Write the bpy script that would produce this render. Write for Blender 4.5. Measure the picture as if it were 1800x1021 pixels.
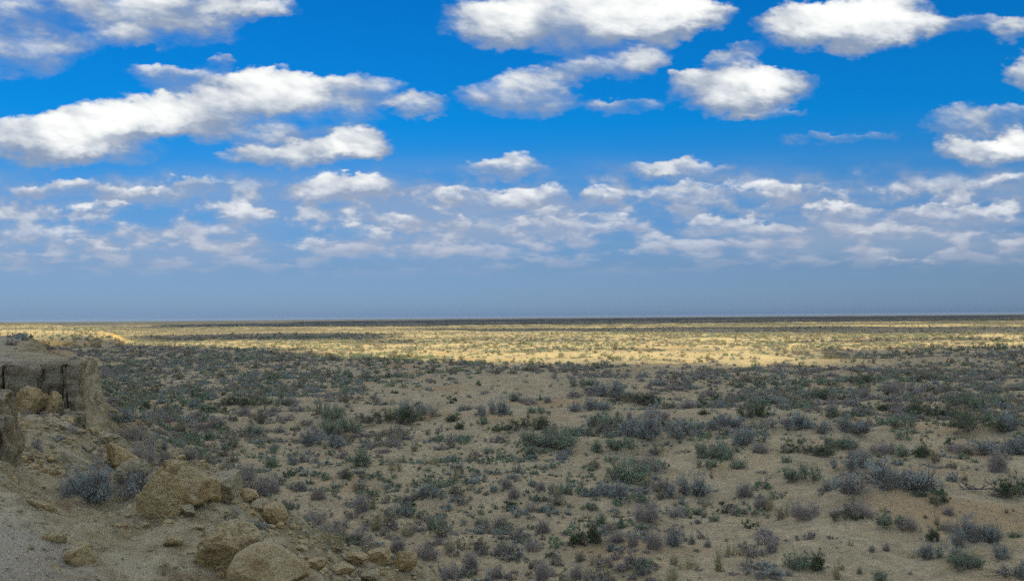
import bpy, bmesh, math, random
import numpy as np
from mathutils import Matrix, Vector

R = math.radians
scene = bpy.context.scene
col = scene.collection
for _o in list(bpy.data.objects):
    bpy.data.objects.remove(_o)

# ------------------------------------------------------------------ camera
FPX = 1766.0                       # focal length in pixels of the 1800 px wide photograph
CAM = np.array([0.0, 0.0, 12.0])
PITCH, ROLL = R(1.538), R(0.47)
cF = np.array([0, math.cos(PITCH), math.sin(PITCH)])
cU0 = np.array([0, -math.sin(PITCH), math.cos(PITCH)])
cR0 = np.array([1.0, 0, 0])
cR = cR0 * math.cos(ROLL) - cU0 * math.sin(ROLL)
cU = cU0 * math.cos(ROLL) + cR0 * math.sin(ROLL)
cam_d = bpy.data.cameras.new('camera')
cam_d.sensor_width = 36
cam_d.lens = 36 * FPX / 1800
cam_d.clip_start = 0.1
cam_d.clip_end = 120000
cam = bpy.data.objects.new('camera', cam_d)
col.objects.link(cam)
m = Matrix(((cR[0], cU[0], -cF[0], CAM[0]), (cR[1], cU[1], -cF[1], CAM[1]), (cR[2], cU[2], -cF[2], CAM[2]), (0, 0, 0, 1)))
cam.matrix_world = m
scene.camera = cam

def ray(px, py):
    d = cF + cR * (px - 900) / FPX + cU * (510.5 - py) / FPX
    return d

def proj(x, y, z):
    v = np.array([x, y, z]) - CAM
    w = v @ cF
    return 900 + FPX * (v @ cR) / w, 510.5 - FPX * (v @ cU) / w, w

# ------------------------------------------------------------------ view, sun, sky
scene.view_settings.view_transform = 'Standard'
scene.view_settings.look = 'None'
scene.view_settings.gamma = 1
scene.view_settings.exposure = 0.22
scene.view_settings.use_curve_mapping = False
scene.render.engine = 'CYCLES'
scene.cycles.use_denoising = False
scene.cycles.max_bounces = 6
scene.cycles.diffuse_bounces = 4
scene.cycles.transparent_max_bounces = 4
scene.cycles.volume_bounces = 0
scene.cycles.sample_clamp_indirect = 2.0
scene.cycles.use_adaptive_sampling = True
scene.cycles.adaptive_threshold = 0.02

SUN_EL = 42.0
SUN_AZ = 152.0                    # compass style: 0 = +Y (ahead), clockwise; the sun stands behind the viewer on the right
sun_dir = np.array([math.sin(R(SUN_AZ)) * math.cos(R(SUN_EL)), math.cos(R(SUN_AZ)) * math.cos(R(SUN_EL)), math.sin(R(SUN_EL))])
sd = bpy.data.lights.new('sun', 'SUN')
sd.energy = 5.0
sd.angle = R(0.6)
sd.color = (1.0, 0.84, 0.44)
sun = bpy.data.objects.new('sun', sd)
col.objects.link(sun)
sun.rotation_euler = Vector(sun_dir).to_track_quat('Z', 'Y').to_euler()

world = bpy.data.worlds.new('World')
scene.world = world
world.use_nodes = True

class NT:
    """small helper that writes node trees"""
    def __init__(s, tree):
        s.t = tree
    def n(s, typ, **kw):
        nd = s.t.nodes.new(typ)
        for k, v in kw.items():
            setattr(nd, k, v)
        return nd
    def put(s, sock, v):
        if isinstance(v, bpy.types.NodeSocket):
            s.t.links.new(v, sock)
        elif v is not None:
            sock.default_value = v
    def m(s, op, a, b=None, c=None, clamp=False):
        nd = s.n('ShaderNodeMath', operation=op, use_clamp=clamp)
        s.put(nd.inputs[0], a); s.put(nd.inputs[1], b); s.put(nd.inputs[2], c)
        return nd.outputs[0]
    def v(s, op, a, b=None, c=None):
        nd = s.n('ShaderNodeVectorMath', operation=op)
        s.put(nd.inputs[0], a)
        if op == 'SCALE':
            s.put(nd.inputs[3], b)
        else:
            s.put(nd.inputs[1], b); s.put(nd.inputs[2], c)
        return nd.outputs[1] if op in ('LENGTH', 'DOT_PRODUCT') else nd.outputs[0]
    def mr(s, x, a, b, c=0.0, d=1.0, interp='SMOOTHSTEP'):
        nd = s.n('ShaderNodeMapRange', interpolation_type=interp)
        for i, q in enumerate((x, a, b, c, d)):
            s.put(nd.inputs[i], q)
        return nd.outputs[0]
    def noise(s, vec, scale, detail=3.0, rough=0.5, dim='3D', dist=0.0):
        nd = s.n('ShaderNodeTexNoise', noise_dimensions=dim)
        s.put(nd.inputs['Vector'], vec)
        nd.inputs['Scale'].default_value = scale
        nd.inputs['Detail'].default_value = detail
        nd.inputs['Roughness'].default_value = rough
        nd.inputs['Distortion'].default_value = dist
        return nd
    def xyz(s, x, y, z):
        nd = s.n('ShaderNodeCombineXYZ')
        s.put(nd.inputs[0], x); s.put(nd.inputs[1], y); s.put(nd.inputs[2], z)
        return nd.outputs[0]
    def sep(s, v):
        nd = s.n('ShaderNodeSeparateXYZ'); s.put(nd.inputs[0], v)
        return nd.outputs
    def mix(s, f, a, b, blend='MIX'):
        nd = s.n('ShaderNodeMix', data_type='RGBA', blend_type=blend)
        s.put(nd.inputs[0], f); s.put(nd.inputs[6], a); s.put(nd.inputs[7], b)
        return nd.outputs[2]
    def ramp(s, f, stops):
        nd = s.n('ShaderNodeValToRGB')
        s.put(nd.inputs[0], f)
        e = nd.color_ramp.elements
        while len(e) < len(stops):
            e.new(0.5)
        for i, (p, c) in enumerate(stops):
            e[i].position = p
            e[i].color = (c[0], c[1], c[2], 1)
        return nd.outputs[0]

# clouds: centre x, y, half width, half height in the photograph's pixels, density. Kept as directions in the sky.
CLOUDS = [
 (310,16,190,42,.85),(50,30,170,45,.5),(45,98,125,42,.6),(185,72,100,26,.45),(300,62,120,26,.45),(460,14,90,16,.5),
 (310,138,92,22,.6),(372,112,34,14,.42),
 (55,248,130,44,1.1),(170,228,110,42,1.0),(250,208,100,44,.8),(330,200,110,46,.85),(470,160,105,44,1.5),(610,165,110,40,.85),
 (540,215,160,34,.5),(735,186,62,26,.82),(230,270,120,22,.5),(440,237,150,16,.4),
 (515,270,135,26,1.05),(625,252,56,24,.95),
 (1010,30,230,58,1.0),(860,45,100,46,.62),(1150,30,110,48,1.15),(1245,25,60,30,.6),
 (920,168,112,42,.85),(1060,118,110,30,.5),(1130,104,55,28,.5),(1105,190,80,20,.42),
 (1480,48,150,44,1.6),(1575,25,75,42,1.0),(1700,45,110,22,.52),(1790,52,40,30,.5),(1310,86,50,12,.4),
 (1285,158,110,42,1.25),(1370,150,62,34,.75),(1280,112,60,24,.66),(1350,196,80,12,.5),
 (1795,125,44,34,.95),(1675,212,70,36,.7),(1770,212,70,26,.62),(1725,265,82,30,1.2),(1800,258,50,34,1.1),
 (1480,243,140,14,.36),
 (885,293,88,24,.85),(855,350,90,20,.8),(935,340,55,22,.7),(600,335,112,24,1.1),(340,325,48,15,.75),
 (85,333,75,18,.72),(235,340,90,20,.7),(175,371,85,12,.52),
 (1130,300,55,18,.7),(1220,298,82,20,.9),(1210,345,92,26,.92),(1050,345,45,18,.66),(1400,342,90,18,.52),
 (850,390,92,14,.72),(950,402,75,12,.62),(1050,390,75,14,.6),(1250,396,82,18,.72),(1365,400,58,15,.66),
 (1500,373,88,17,.9),(1620,377,42,17,.85),(1705,379,72,17,.78),(1520,420,30,9,.55),
 (440,386,72,14,.55),(680,386,60,15,.62),(640,412,95,12,.52),(565,421,40,9,.6),(165,430,55,9,.5),
 (1785,332,50,20,.5),(1590,466,60,7,.4),
]

def build_world():
    W = NT(world.node_tree)
    world.node_tree.nodes.clear()
    tc = W.n('ShaderNodeTexCoord').outputs['Generated']
    x, y, z = W.sep(tc)
    sky = W.n('ShaderNodeTexSky', sky_type='NISHITA')
    sky.sun_disc = False
    sky.sun_elevation = R(SUN_EL)
    sky.sun_rotation = R(SUN_AZ)
    sky.air_density = 1.0
    sky.dust_density = 0.6
    sky.ozone_density = 1.6
    # the deep azure of the photograph, paling to steel blue at the horizon
    tint = W.ramp(z, [(0.0, SKY_T[0]), (0.05, SKY_T[1]), (0.12, SKY_T[2]), (0.19, SKY_T[3]), (0.45, SKY_T[4])])
    base = W.mix(1.0, sky.outputs[0], tint, 'MULTIPLY')
    ym = W.m('MAXIMUM', y, 0.03)
    u = W.m('DIVIDE', x, ym)
    vv = W.m('DIVIDE', z, ym)
    uv = W.xyz(u, vv, 0.0)
    st = W.v('MULTIPLY', uv, (1.0, 1.9, 1.0))
    wn = W.noise(st, 13.0, 4.0, 0.6, '2D')
    wv = W.v('MULTIPLY', W.v('SUBTRACT', wn.outputs['Color'], (.5, .5, .5)), (0.060, 0.036, 0.0))
    wn2 = W.noise(st, 60.0, 3.0, 0.6, '2D')
    wv2 = W.v('MULTIPLY', W.v('SUBTRACT', wn2.outputs['Color'], (.5, .5, .5)), (0.016, 0.010, 0.0))
    p = W.v('ADD', W.v('ADD', uv, wv), wv2)
    acc = None
    for ci, (cx, cy, rx, ry, s) in enumerate(CLOUDS):
        if ci and ci % 12 == 0:
            p = W.v('MULTIPLY_ADD', acc, (1e-7, 1e-7, 0), p)      # keeps the shader's evaluation order local
        d = ray(cx, cy)
        u0, v0 = d[0] / d[1], d[2] / d[1]
        a, b = FPX / (rx * 1.28), FPX / (ry * 1.30)
        q = W.v('MULTIPLY_ADD', p, (a, b, 0.0), (-u0 * a, -v0 * b, 1.0))
        w = W.mr(W.v('LENGTH', q), 1.0, 1.4142, s * .86, 0.0)
        qw = W.v('SCALE', q, w)
        acc = qw if acc is None else W.v('ADD', acc, qw)
    _, ay, az = W.sep(acc)
    sk = W.v('ADD', st, W.xyz(W.m('MULTIPLY', vv, 0.9), 0.0, 0.0))
    fn = W.noise(sk, 20.0, 5.0, 0.55, '2D').outputs[0]
    fn_up = W.noise(W.v('ADD', sk, (-0.006, 0.018, 0)), 20.0, 3.0, 0.5, '2D').outputs[0]
    big = W.noise(sk, 9.0, 2.0, 0.5, '2D').outputs[0]
    erode = W.m('MULTIPLY', W.m('SUBTRACT', fn, 0.5), 1.0)
    dens = W.m('ADD', W.m('ADD', az, erode), W.m('MULTIPLY', W.m('SUBTRACT', big, 0.5), 0.45))
    dens = W.m('MULTIPLY', dens, W.mr(az, 0.02, 0.30))
    # the rest of the cloud field, seen in perspective: small rows low over the horizon, scattered cumulus elsewhere
    zz = W.m('MAXIMUM', W.m('ADD', z, 0.035), 0.03)
    P = W.xyz(W.m('DIVIDE', x, zz), W.m('MULTIPLY', W.m('DIVIDE', y, zz), 1.0), 0.0)
    g = W.noise(P, 1.35, 6.0, 0.58, '2D', 0.3).outputs[0]
    inwin = W.m('MULTIPLY', W.mr(W.m('ABSOLUTE', u), 0.62, 0.54), W.m('MULTIPLY', W.mr(vv, 0.40, 0.34), W.mr(y, 0.05, 0.2)))
    band = W.m('MULTIPLY', W.mr(vv, 0.024, 0.075), W.mr(vv, 0.170, 0.115))
    vp = W.m('MAXIMUM', vv, 0.0)
    sg = W.xyz(W.m('MULTIPLY', u, 12.5), W.m('MULTIPLY', W.m('LOGARITHM', W.m('ADD', vp, 0.03), 2.71828), 3.3), 0.0)
    g2 = W.noise(sg, 1.9, 5.0, 0.52, '2D').outputs[0]
    g2u = W.noise(W.v('ADD', sg, (-0.04, 0.16, 0)), 1.9, 3.0, 0.6, '2D').outputs[0]
    gin = W.m('MULTIPLY', W.mr(g2, 0.36, 0.66, 0.10, 0.88), band)
    gout = W.mr(g, 0.42, 0.60, 0.0, 1.5)
    gden = W.m('ADD', W.m('MULTIPLY', gin, inwin), W.m('MULTIPLY', gout, W.m('SUBTRACT', 1.0, inwin)))
    D = W.m('MAXIMUM', dens, gden)
    hgt = W.m('DIVIDE', ay, W.m('MAXIMUM', az, 0.2))
    alpha = W.mr(D, 0.05, W.m('SUBTRACT', 1.0, W.m('MULTIPLY', W.mr(hgt, -0.1, 0.5), 0.36)))
    low = W.mr(vv, 0.02, 0.17)
    alpha = W.m('MULTIPLY', alpha, W.m('MULTIPLY', W.mr(z, 0.010, 0.055), W.m('ADD', 0.5, W.m('MULTIPLY', 0.5, low))))
    # lit tops and grey bases
    rel = W.m('ADD', W.m('MULTIPLY', W.m('SUBTRACT', fn, fn_up), 1.25), W.m('MULTIPLY', W.m('MULTIPLY', W.m('SUBTRACT', g2, g2u), 1.6), band))
    t = W.m('ADD', W.m('ADD', W.m('MULTIPLY', hgt, 1.05), W.m('MULTIPLY', W.m('MINIMUM', W.m('MAXIMUM', W.m('ADD', az, W.m('MULTIPLY', erode, 0.40)), gden), 1.6), 1.0)), rel)
    lit = W.mr(t, 0.25, 1.85)
    cc = W.mix(lit, (CL_G[0], CL_G[1], CL_G[2], 1), (CL_W[0], CL_W[1], CL_W[2], 1))
    cc = W.mix(W.m('MULTIPLY', W.m('SUBTRACT', 1.0, low), 0.75), cc, (CL_L[0], CL_L[1], CL_L[2], 1))
    g3 = W.noise(W.xyz(W.m('MULTIPLY', u, 4.0), W.m('MULTIPLY', vp, 26.0), 0.0), 1.0, 4.0, 0.55, '2D').outputs[0]
    veil = W.m('MULTIPLY', W.mr(g3, 0.30, 0.62, 0.10, 0.62), W.m('MULTIPLY', W.mr(vv, 0.035, 0.08), W.mr(vv, 0.175, 0.10)))
    base = W.mix(veil, base, (2.9, 3.55, 4.7, 1))
    final = W.mix(alpha, base, cc)
    bg = W.n('ShaderNodeBackground')
    W.put(bg.inputs[0], final)
    bg.inputs[1].default_value = 0.1
    out = W.n('ShaderNodeOutputWorld')
    world.node_tree.links.new(bg.outputs[0], out.inputs[0])
    world.cycles.sampling_method = 'MANUAL'
    world.cycles.sample_map_resolution = 512

SKY_T = [tuple(q * .86 for q in t) for t in [(.33, .53, 1.08), (.29, .45, .82), (.14, .49, .93), (.014, .56, 1.12), (.005, .57, 1.27)]]
CL_G = (2.35, 3.0, 4.15)
CL_W = (8.8, 8.9, 8.7)
CL_L = (4.9, 4.8, 5.4)
build_world()

# ------------------------------------------------------------------ numeric noise
def _h(ix, iy, iz, seed):
    with np.errstate(over='ignore'):
        n = (ix.astype(np.int64) * 374761393 + iy.astype(np.int64) * 668265263 + iz.astype(np.int64) * 2147483647 + seed * 974634777) & 0xffffffff
        n = ((n ^ (n >> 13)) * 1274126177) & 0xffffffff
        n = ((n ^ (n >> 16)) * 2246822519) & 0xffffffff
    return ((n ^ (n >> 15)) & 0xffff) / 65535.0

def vn2(x, y, seed=0):
    ix, iy = np.floor(x), np.floor(y)
    fx, fy = x - ix, y - iy
    fx = fx * fx * (3 - 2 * fx); fy = fy * fy * (3 - 2 * fy)
    z = np.zeros_like(ix)
    a, b = _h(ix, iy, z, seed), _h(ix + 1, iy, z, seed)
    c, d = _h(ix, iy + 1, z, seed), _h(ix + 1, iy + 1, z, seed)
    return (a + (b - a) * fx) * (1 - fy) + (c + (d - c) * fx) * fy

def fbm2(x, y, o=4, seed=0, gain=.5):
    s, a, t = 0, 1.0, 0
    for i in range(o):
        s = s + a * (vn2(x + 17.3 * i, y - 9.1 * i, seed + i) - .5); t += a
        a *= gain; x = x * 2.03 + y * .11; y = y * 2.03 - x * .05
    return s / t * 2

def vn3(x, y, z, seed=0):
    ix, iy, iz = np.floor(x), np.floor(y), np.floor(z)
    fx, fy, fz = x - ix, y - iy, z - iz
    fx = fx * fx * (3 - 2 * fx); fy = fy * fy * (3 - 2 * fy); fz = fz * fz * (3 - 2 * fz)
    r = 0
    for dz, wz in ((0, 1 - fz), (1, fz)):
        for dy, wy in ((0, 1 - fy), (1, fy)):
            for dx, wx in ((0, 1 - fx), (1, fx)):
                r = r + _h(ix + dx, iy + dy, iz + dz, seed) * wx * wy * wz
    return r

def fbm3(p, f, o=4, seed=0, gain=.5):
    s, a, t = 0, 1.0, 0
    x, y, z = p[:, 0] * f, p[:, 1] * f, p[:, 2] * f
    for i in range(o):
        s = s + a * (vn3(x + 5.2 * i, y + 3.1 * i, z - 7.7 * i, seed + i) - .5); t += a
        a *= gain; x, y, z = x * 2.03, y * 2.03, z * 2.03
    return s / t * 2

def sm(a, b, x):
    t = np.clip((x - a) / (b - a), 0, 1)
    return t * t * (3 - 2 * t)

def sdist(poly, x, y):
    """signed distance to a closed polygon, positive outside"""
    x = np.asarray(x, float); y = np.asarray(y, float)
    d2 = np.full(x.shape, 1e18); ins = np.zeros(x.shape, bool)
    n = len(poly)
    for i in range(n):
        ax, ay = poly[i]; bx, by = poly[(i + 1) % n]
        ex, ey = bx - ax, by - ay
        t = np.clip(((x - ax) * ex + (y - ay) * ey) / (ex * ex + ey * ey), 0, 1)
        d2 = np.minimum(d2, (x - ax - t * ex) ** 2 + (y - ay - t * ey) ** 2)
        c = (ay > y) != (by > y)
        xi = ax + (y - ay) / ((by - ay) if by != ay else 1e-9) * ex
        ins ^= c & (x < xi)
    return np.where(ins, -1, 1) * np.sqrt(d2)

# ------------------------------------------------------------------ terrain
# plan of the scarp: P is the rim of the plateau, Q the line the rubble slope starts from
RIM_A = [(60, -90), (14, -16), (5, -1.5), (2.0, 3.2), (.2, 5.0), (-1.2, 6.2), (-2.05, 7.3), (-2.75, 8.4), (-3.6, 9.7), (-4.6, 10.5), (-5.7, 11.1)]
RIM_B = [(-16.2, 38.2), (-17.4, 42), (-26.5, 56), (-46, 98), (-80, 165), (-210, 230), (-330, 240), (-360, -90)]
P = RIM_A + [(-8, 12.2), (-11.5, 14), (-14.5, 19), (-12.5, 22.6), (-15, 25), (-19.5, 30), (-21.5, 36), (-19.5, 38.6)] + RIM_B
Q = RIM_A + [(-7.3, 15.4)] + RIM_B
HEAD = [(-190, 448), (-200, 436), (-215, 432), (-240, 416), (-300, 408), (-420, 385), (-900, 300), (-4000, 1500), (-5000, 9000), (-3500, 7000), (-1750, 3600), (-950, 2000), (-500, 1100), (-290, 640), (-205, 520)]
HILL = [(-112, 262), (-122, 240), (-150, 222), (-200, 205), (-400, 190), (-700, 260), (-700, 380), (-320, 380), (-160, 310), (-125, 285)]
MOUNDS = []

def z_plain(x, y):
    r = np.hypot(x, y)
    z = .75 * fbm2(x / 34, y / 26, 3, 11) + 1.1 * fbm2(x / 11.5, y / 8.5, 3, 23) * (1 - .5 * sm(300, 900, r)) + .09 * fbm2(x / 2.4, y / 2.0, 2, 31)
    rd = 1 - np.abs(fbm2(x / 19 + 3, y / 12, 2, 41)) * 2
    z = z + .35 * np.clip(rd, 0, 1) ** 2
    z = z + sm(250, 700, r) * 1.3 * fbm2(x / 160, y / 90, 3, 51)
    z = z + sm(900, 3000, r) * 2.0 * fbm2(x / 900, y / 420, 3, 52)
    for mx, my, mw, mh in MOUNDS:
        q = np.abs(x - mx) < 3 * mw
        if x.ndim and q.any():
            d = ((x[q] - mx) ** 2 + (y[q] - my) ** 2) / (mw * mw)
            z[q] += mh * np.exp(-d)
    return z

def z_far(x, y):
    z = z_plain(x, y)
    q = (y > 120) & (x < -60)
    if q.any():
        xx, yy = x[q], y[q]
        rough = 13 * fbm2(xx / 24, yy / 24, 4, 61, .6) + 7 * fbm2(xx / 6.5, yy / 6.5, 3, 65)
        s = sdist(HEAD, xx, yy) + rough
        top = 7.9 + 1.0 * fbm2(xx / 34, yy / 34, 4, 62) + 1.6 * sm(-30, -300, s) - 2.6 * sm(-240, -185, xx)
        f = 1 - sm(-4, 15, s)
        s2 = sdist(HILL, xx, yy) + 8 * fbm2(xx / 22, yy / 22, 4, 63)
        f2 = 1 - sm(-22, 16, s2)
        hz = np.maximum(f * top, f2 * (6.6 + .6 * fbm2(xx / 30, yy / 30, 3, 64)))
        z[q] = z[q] * (1 - np.clip(hz / 6, 0, 1)) + hz
    return z

def z_scarp(x, y):
    jog = .55 * fbm2(x / 2.6, y / 2.6, 4, 71) + .25 * fbm2(x / .7, y / .7, 3, 72)
    sp = sdist(P, x, y) + jog * sm(9, 16, y)
    sq = sdist(Q, x, y) + jog
    near = 1 - sm(12.0, 15.0, y)
    base = np.where(sq > 0, 8.3 - .66 * sq, 8.3 + .22 * np.clip(-sq, 0, 6))
    base = np.where(base < 1.6, 1.6 - (1.6 - base) * .62, base)
    base = base + .52 * fbm2(x / 2.2, y / 2.2, 5, 73, .55) + .5 * fbm2(x / 6.5, y / 6.5, 2, 74)
    gl = 1 - np.abs(fbm2(x / 2.7 + 9, y / 2.7, 3, 75)) * 2
    base = base - .28 * np.clip(gl - .45, 0, 1) * (1 - sm(11, 15, sq))
    hump = 10.4 - np.where(sp < 0, 0, np.where(sp < 1.0, .25 * sp ** 2, .25 + (sp - 1.0) * 1.25))
    cliff = 10.4 - np.clip(sp + .15, 0, 99) * 6.5
    hump = hump + .36 * np.exp(-((x + 5.8) ** 2 + (y - 9.0) ** 2) / 7.0) - .17 * np.clip(sp + 1.5, 0, 1.7) * near
    top = near * hump + (1 - near) * cliff
    flat = 10.4 + .10 * fbm2(x / 5, y / 5, 3, 76) - .8 * sm(60, 190, y)
    top = np.minimum(top, flat + .45 * near) + (.46 * fbm2(x / 1.3, y / 1.3, 5, 77, .6) * near) * sm(-1.9, -.7, sp)
    z = np.maximum(base, top)
    z = z + .08 * fbm2(x / .34, y / .34, 3, 78, .6) * sm(-.5, 1.0, sp)
    z = np.where(z < 0.3, .3 + (z - .3) * 1.4, z)
    return np.maximum(z, -2.5)

def Z(x, y):
    x = np.atleast_1d(np.asarray(x, float)); y = np.atleast_1d(np.asarray(y, float))
    z = z_far(x, y)
    q = (np.abs(x) < 230) & (y < 225) & (y > -60) & (x < 40)
    if q.any():
        z = z.copy(); z[q] = np.maximum(z[q], z_scarp(x[q], y[q]))
    return z

_T = np.concatenate([np.arange(4, 60, .12), np.geomspace(60, 9000, 900)])
def at(px, py):
    """where the line of sight through a pixel of the photograph meets the ground"""
    d = ray(px, py)
    d = d / d[1]
    xs, ys, zs = d[0] * _T, _T, CAM[2] + d[2] * _T
    below = zs < Z(xs, ys)
    i = int(np.argmax(below)) if below.any() else len(_T) - 1
    t0, t1 = _T[max(i - 1, 0)], _T[i]
    for _ in range(9):
        tm = (t0 + t1) / 2
        if CAM[2] + d[2] * tm < Z(d[0] * tm, tm)[0]:
            t1 = tm
        else:
            t0 = tm
    return d[0] * t1, t1, float(Z(d[0] * t1, t1)[0])

# ------------------------------------------------------------------ mesh helpers
def mesh_np(name, verts, faces, mats, smooth=True, mat_idx=None):
    me = bpy.data.meshes.new(name)
    verts = np.asarray(verts, np.float32)
    faces = np.asarray(faces, np.int32)
    k = faces.shape[1]
    me.vertices.add(len(verts)); me.vertices.foreach_set('co', verts.ravel())
    me.loops.add(faces.size); me.loops.foreach_set('vertex_index', faces.ravel())
    me.polygons.add(len(faces))
    me.polygons.foreach_set('loop_start', np.arange(0, faces.size, k, dtype=np.int32))
    me.polygons.foreach_set('loop_total', np.full(len(faces), k, np.int32))
    if mat_idx is not None:
        me.polygons.foreach_set('material_index', np.asarray(mat_idx, np.int32))
    me.update(calc_edges=True)
    me.polygons.foreach_set('use_smooth', np.full(len(faces), smooth))
    for mm in (mats if isinstance(mats, (list, tuple)) else [mats]):
        me.materials.append(mm)
    return me

def grid_faces(nr, nc, wrap=False):
    i = np.arange(nr - 1)[:, None]; j = np.arange(nc if wrap else nc - 1)[None, :]
    a = i * nc + j; b = i * nc + (j + 1) % nc
    return np.stack([a, b, b + nc, a + nc], -1).reshape(-1, 4)

def obj(name, me, parent=None, loc=None, rz=None, sc=None):
    o = bpy.data.objects.new(name, me)
    col.objects.link(o)
    if parent: o.parent = parent
    if loc is not None: o.location = loc
    if rz is not None: o.rotation_euler = (0, 0, rz)
    if sc is not None: o.scale = sc
    return o

def tag(o, label=None, cat=None, group=None, kind=None):
    if label: o['label'] = label
    if cat: o['category'] = cat
    if group: o['group'] = group
    if kind: o['kind'] = kind
    return o

# ------------------------------------------------------------------ materials
def new_mat(name):
    mt = bpy.data.materials.new(name)
    mt.use_nodes = True
    mt.node_tree.nodes.clear()
    N = NT(mt.node_tree)
    b = N.n('ShaderNodeBsdfPrincipled')
    b.inputs['Roughness'].default_value = .95
    b.inputs['Specular IOR Level'].default_value = .15
    o = N.n('ShaderNodeOutputMaterial')
    mt.node_tree.links.new(b.outputs[0], o.inputs[0])
    return mt, N, b

def bump(N, b, h, strength, dist):
    bp = N.n('ShaderNodeBump')
    bp.inputs['Strength'].default_value = strength
    bp.inputs['Distance'].default_value = dist
    N.put(bp.inputs['Height'], h)
    N.put(b.inputs['Normal'], bp.outputs[0])

TRACK = ((16.2, 57.5), (19.2, 47.5))
def mat_ground():
    mt, N, b = new_mat('sand')
    pos = N.n('ShaderNodeNewGeometry').outputs['Position']
    px, py, pz = N.sep(pos)
    r = N.v('LENGTH', pos)
    big = N.noise(pos, .055, 3, .55).outputs[0]
    med = N.noise(pos, .33, 4, .6).outputs[0]
    fine = N.noise(pos, 3.2, 5, .65).outputs[0]
    c = N.mix(N.mr(med, .36, .64), SAND_A, SAND_B)
    c = N.mix(N.m('MULTIPLY', N.mr(big, .52, .66), .75), c, SAND_O)
    c = N.mix(N.mr(fine, .42, .64, 0, .5), c, SAND_D)
    crust = N.noise(pos, 1.15, 4, .65).outputs[0]
    c = N.mix(N.mr(crust, .50, .62, 0, .42), c, SAND_D)
    # litter and crumbs
    lit = N.noise(pos, 9.0, 2, .7).outputs[0]
    c = N.mix(N.mr(lit, .57, .68, 0, .6), c, (.07, .065, .055, 1))
    crumb = N.noise(pos, 24.0, 2, .7).outputs[0]
    c = N.mix(N.mr(crumb, .36, .30, 0, .4), c, (.52, .46, .34, 1))
    # a pale worn track crosses the sand at the lower right
    t0, t1 = TRACK
    dx, dy = t1[0] - t0[0], t1[1] - t0[1]; ll = math.hypot(dx, dy)
    wob = N.m('MULTIPLY', N.m('SUBTRACT', med, .5), 1.3)
    across = N.m('ADD', N.m('ADD', N.m('MULTIPLY', px, dy / ll), N.m('MULTIPLY', py, -dx / ll)), wob)
    across = N.m('ABSOLUTE', N.m('SUBTRACT', across, (t0[0] * dy - t0[1] * dx) / ll))
    along = N.m('DIVIDE', N.m('ADD', N.m('MULTIPLY', px, dx / ll), N.m('MULTIPLY', py, dy / ll)), 1.0)
    a0 = (t0[0] * dx + t0[1] * dy) / ll
    trk = N.m('MULTIPLY', N.mr(across, .38, .14), N.m('MULTIPLY', N.mr(along, a0 - .5, a0 + 1.0), N.mr(along, a0 + ll + .5, a0 + ll - 1.0)))
    c = N.mix(N.m('MULTIPLY', trk, .55), c, (.56, .49, .35, 1))
    # ground cover that is too far away to tell plants apart
    flat = N.v('MULTIPLY', pos, (1, 1, 0))
    sc1 = N.noise(N.v('MULTIPLY', flat, (.05, .035, 0)), 1.0, 5, .62).outputs[0]
    sc2 = N.noise(N.v('MULTIPLY', flat, (.006, .0035, 0)), 1.0, 4, .6).outputs[0]
    cov = N.m('ADD', sc1, N.m('MULTIPLY', sc2, .9))
    far = N.mr(r, 350.0, 1500.0)
    cov = N.m('MULTIPLY', N.mr(cov, .78, 1.02), far)
    far2 = N.mr(r, 1500.0, 3500.0)
    cov = N.m('MAXIMUM', cov, N.m('MULTIPLY', far2, N.mr(sc2, .3, .5, .55, .95)))
    c = N.mix(N.m('MULTIPLY', cov, .9), c, (.042, .055, .058, 1))
    nz = N.sep(N.n('ShaderNodeNewGeometry').outputs['True Normal'])[2]
    clay = N.noise(pos, .22, 5, .68).outputs[0]
    clay = N.mix(N.mr(clay, .42, .6), (.56, .40, .17, 1), (.22, .17, .09, 1))
    c = N.mix(N.m('MULTIPLY', N.mr(nz, .93, .78), N.mr(r, 150.0, 250.0)), c, clay)
    N.put(b.inputs['Base Color'], c)
    hh = N.m('ADD', N.m('MULTIPLY', fine, .5), N.m('MULTIPLY', lit, .25))
    bump(N, b, hh, .9, .2)
    return mt

SAND_A = (.47, .395, .245, 1)
SAND_B = (.60, .50, .315, 1)
SAND_O = (.52, .365, .19, 1)
SAND_D = (.29, .245, .165, 1)

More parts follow.
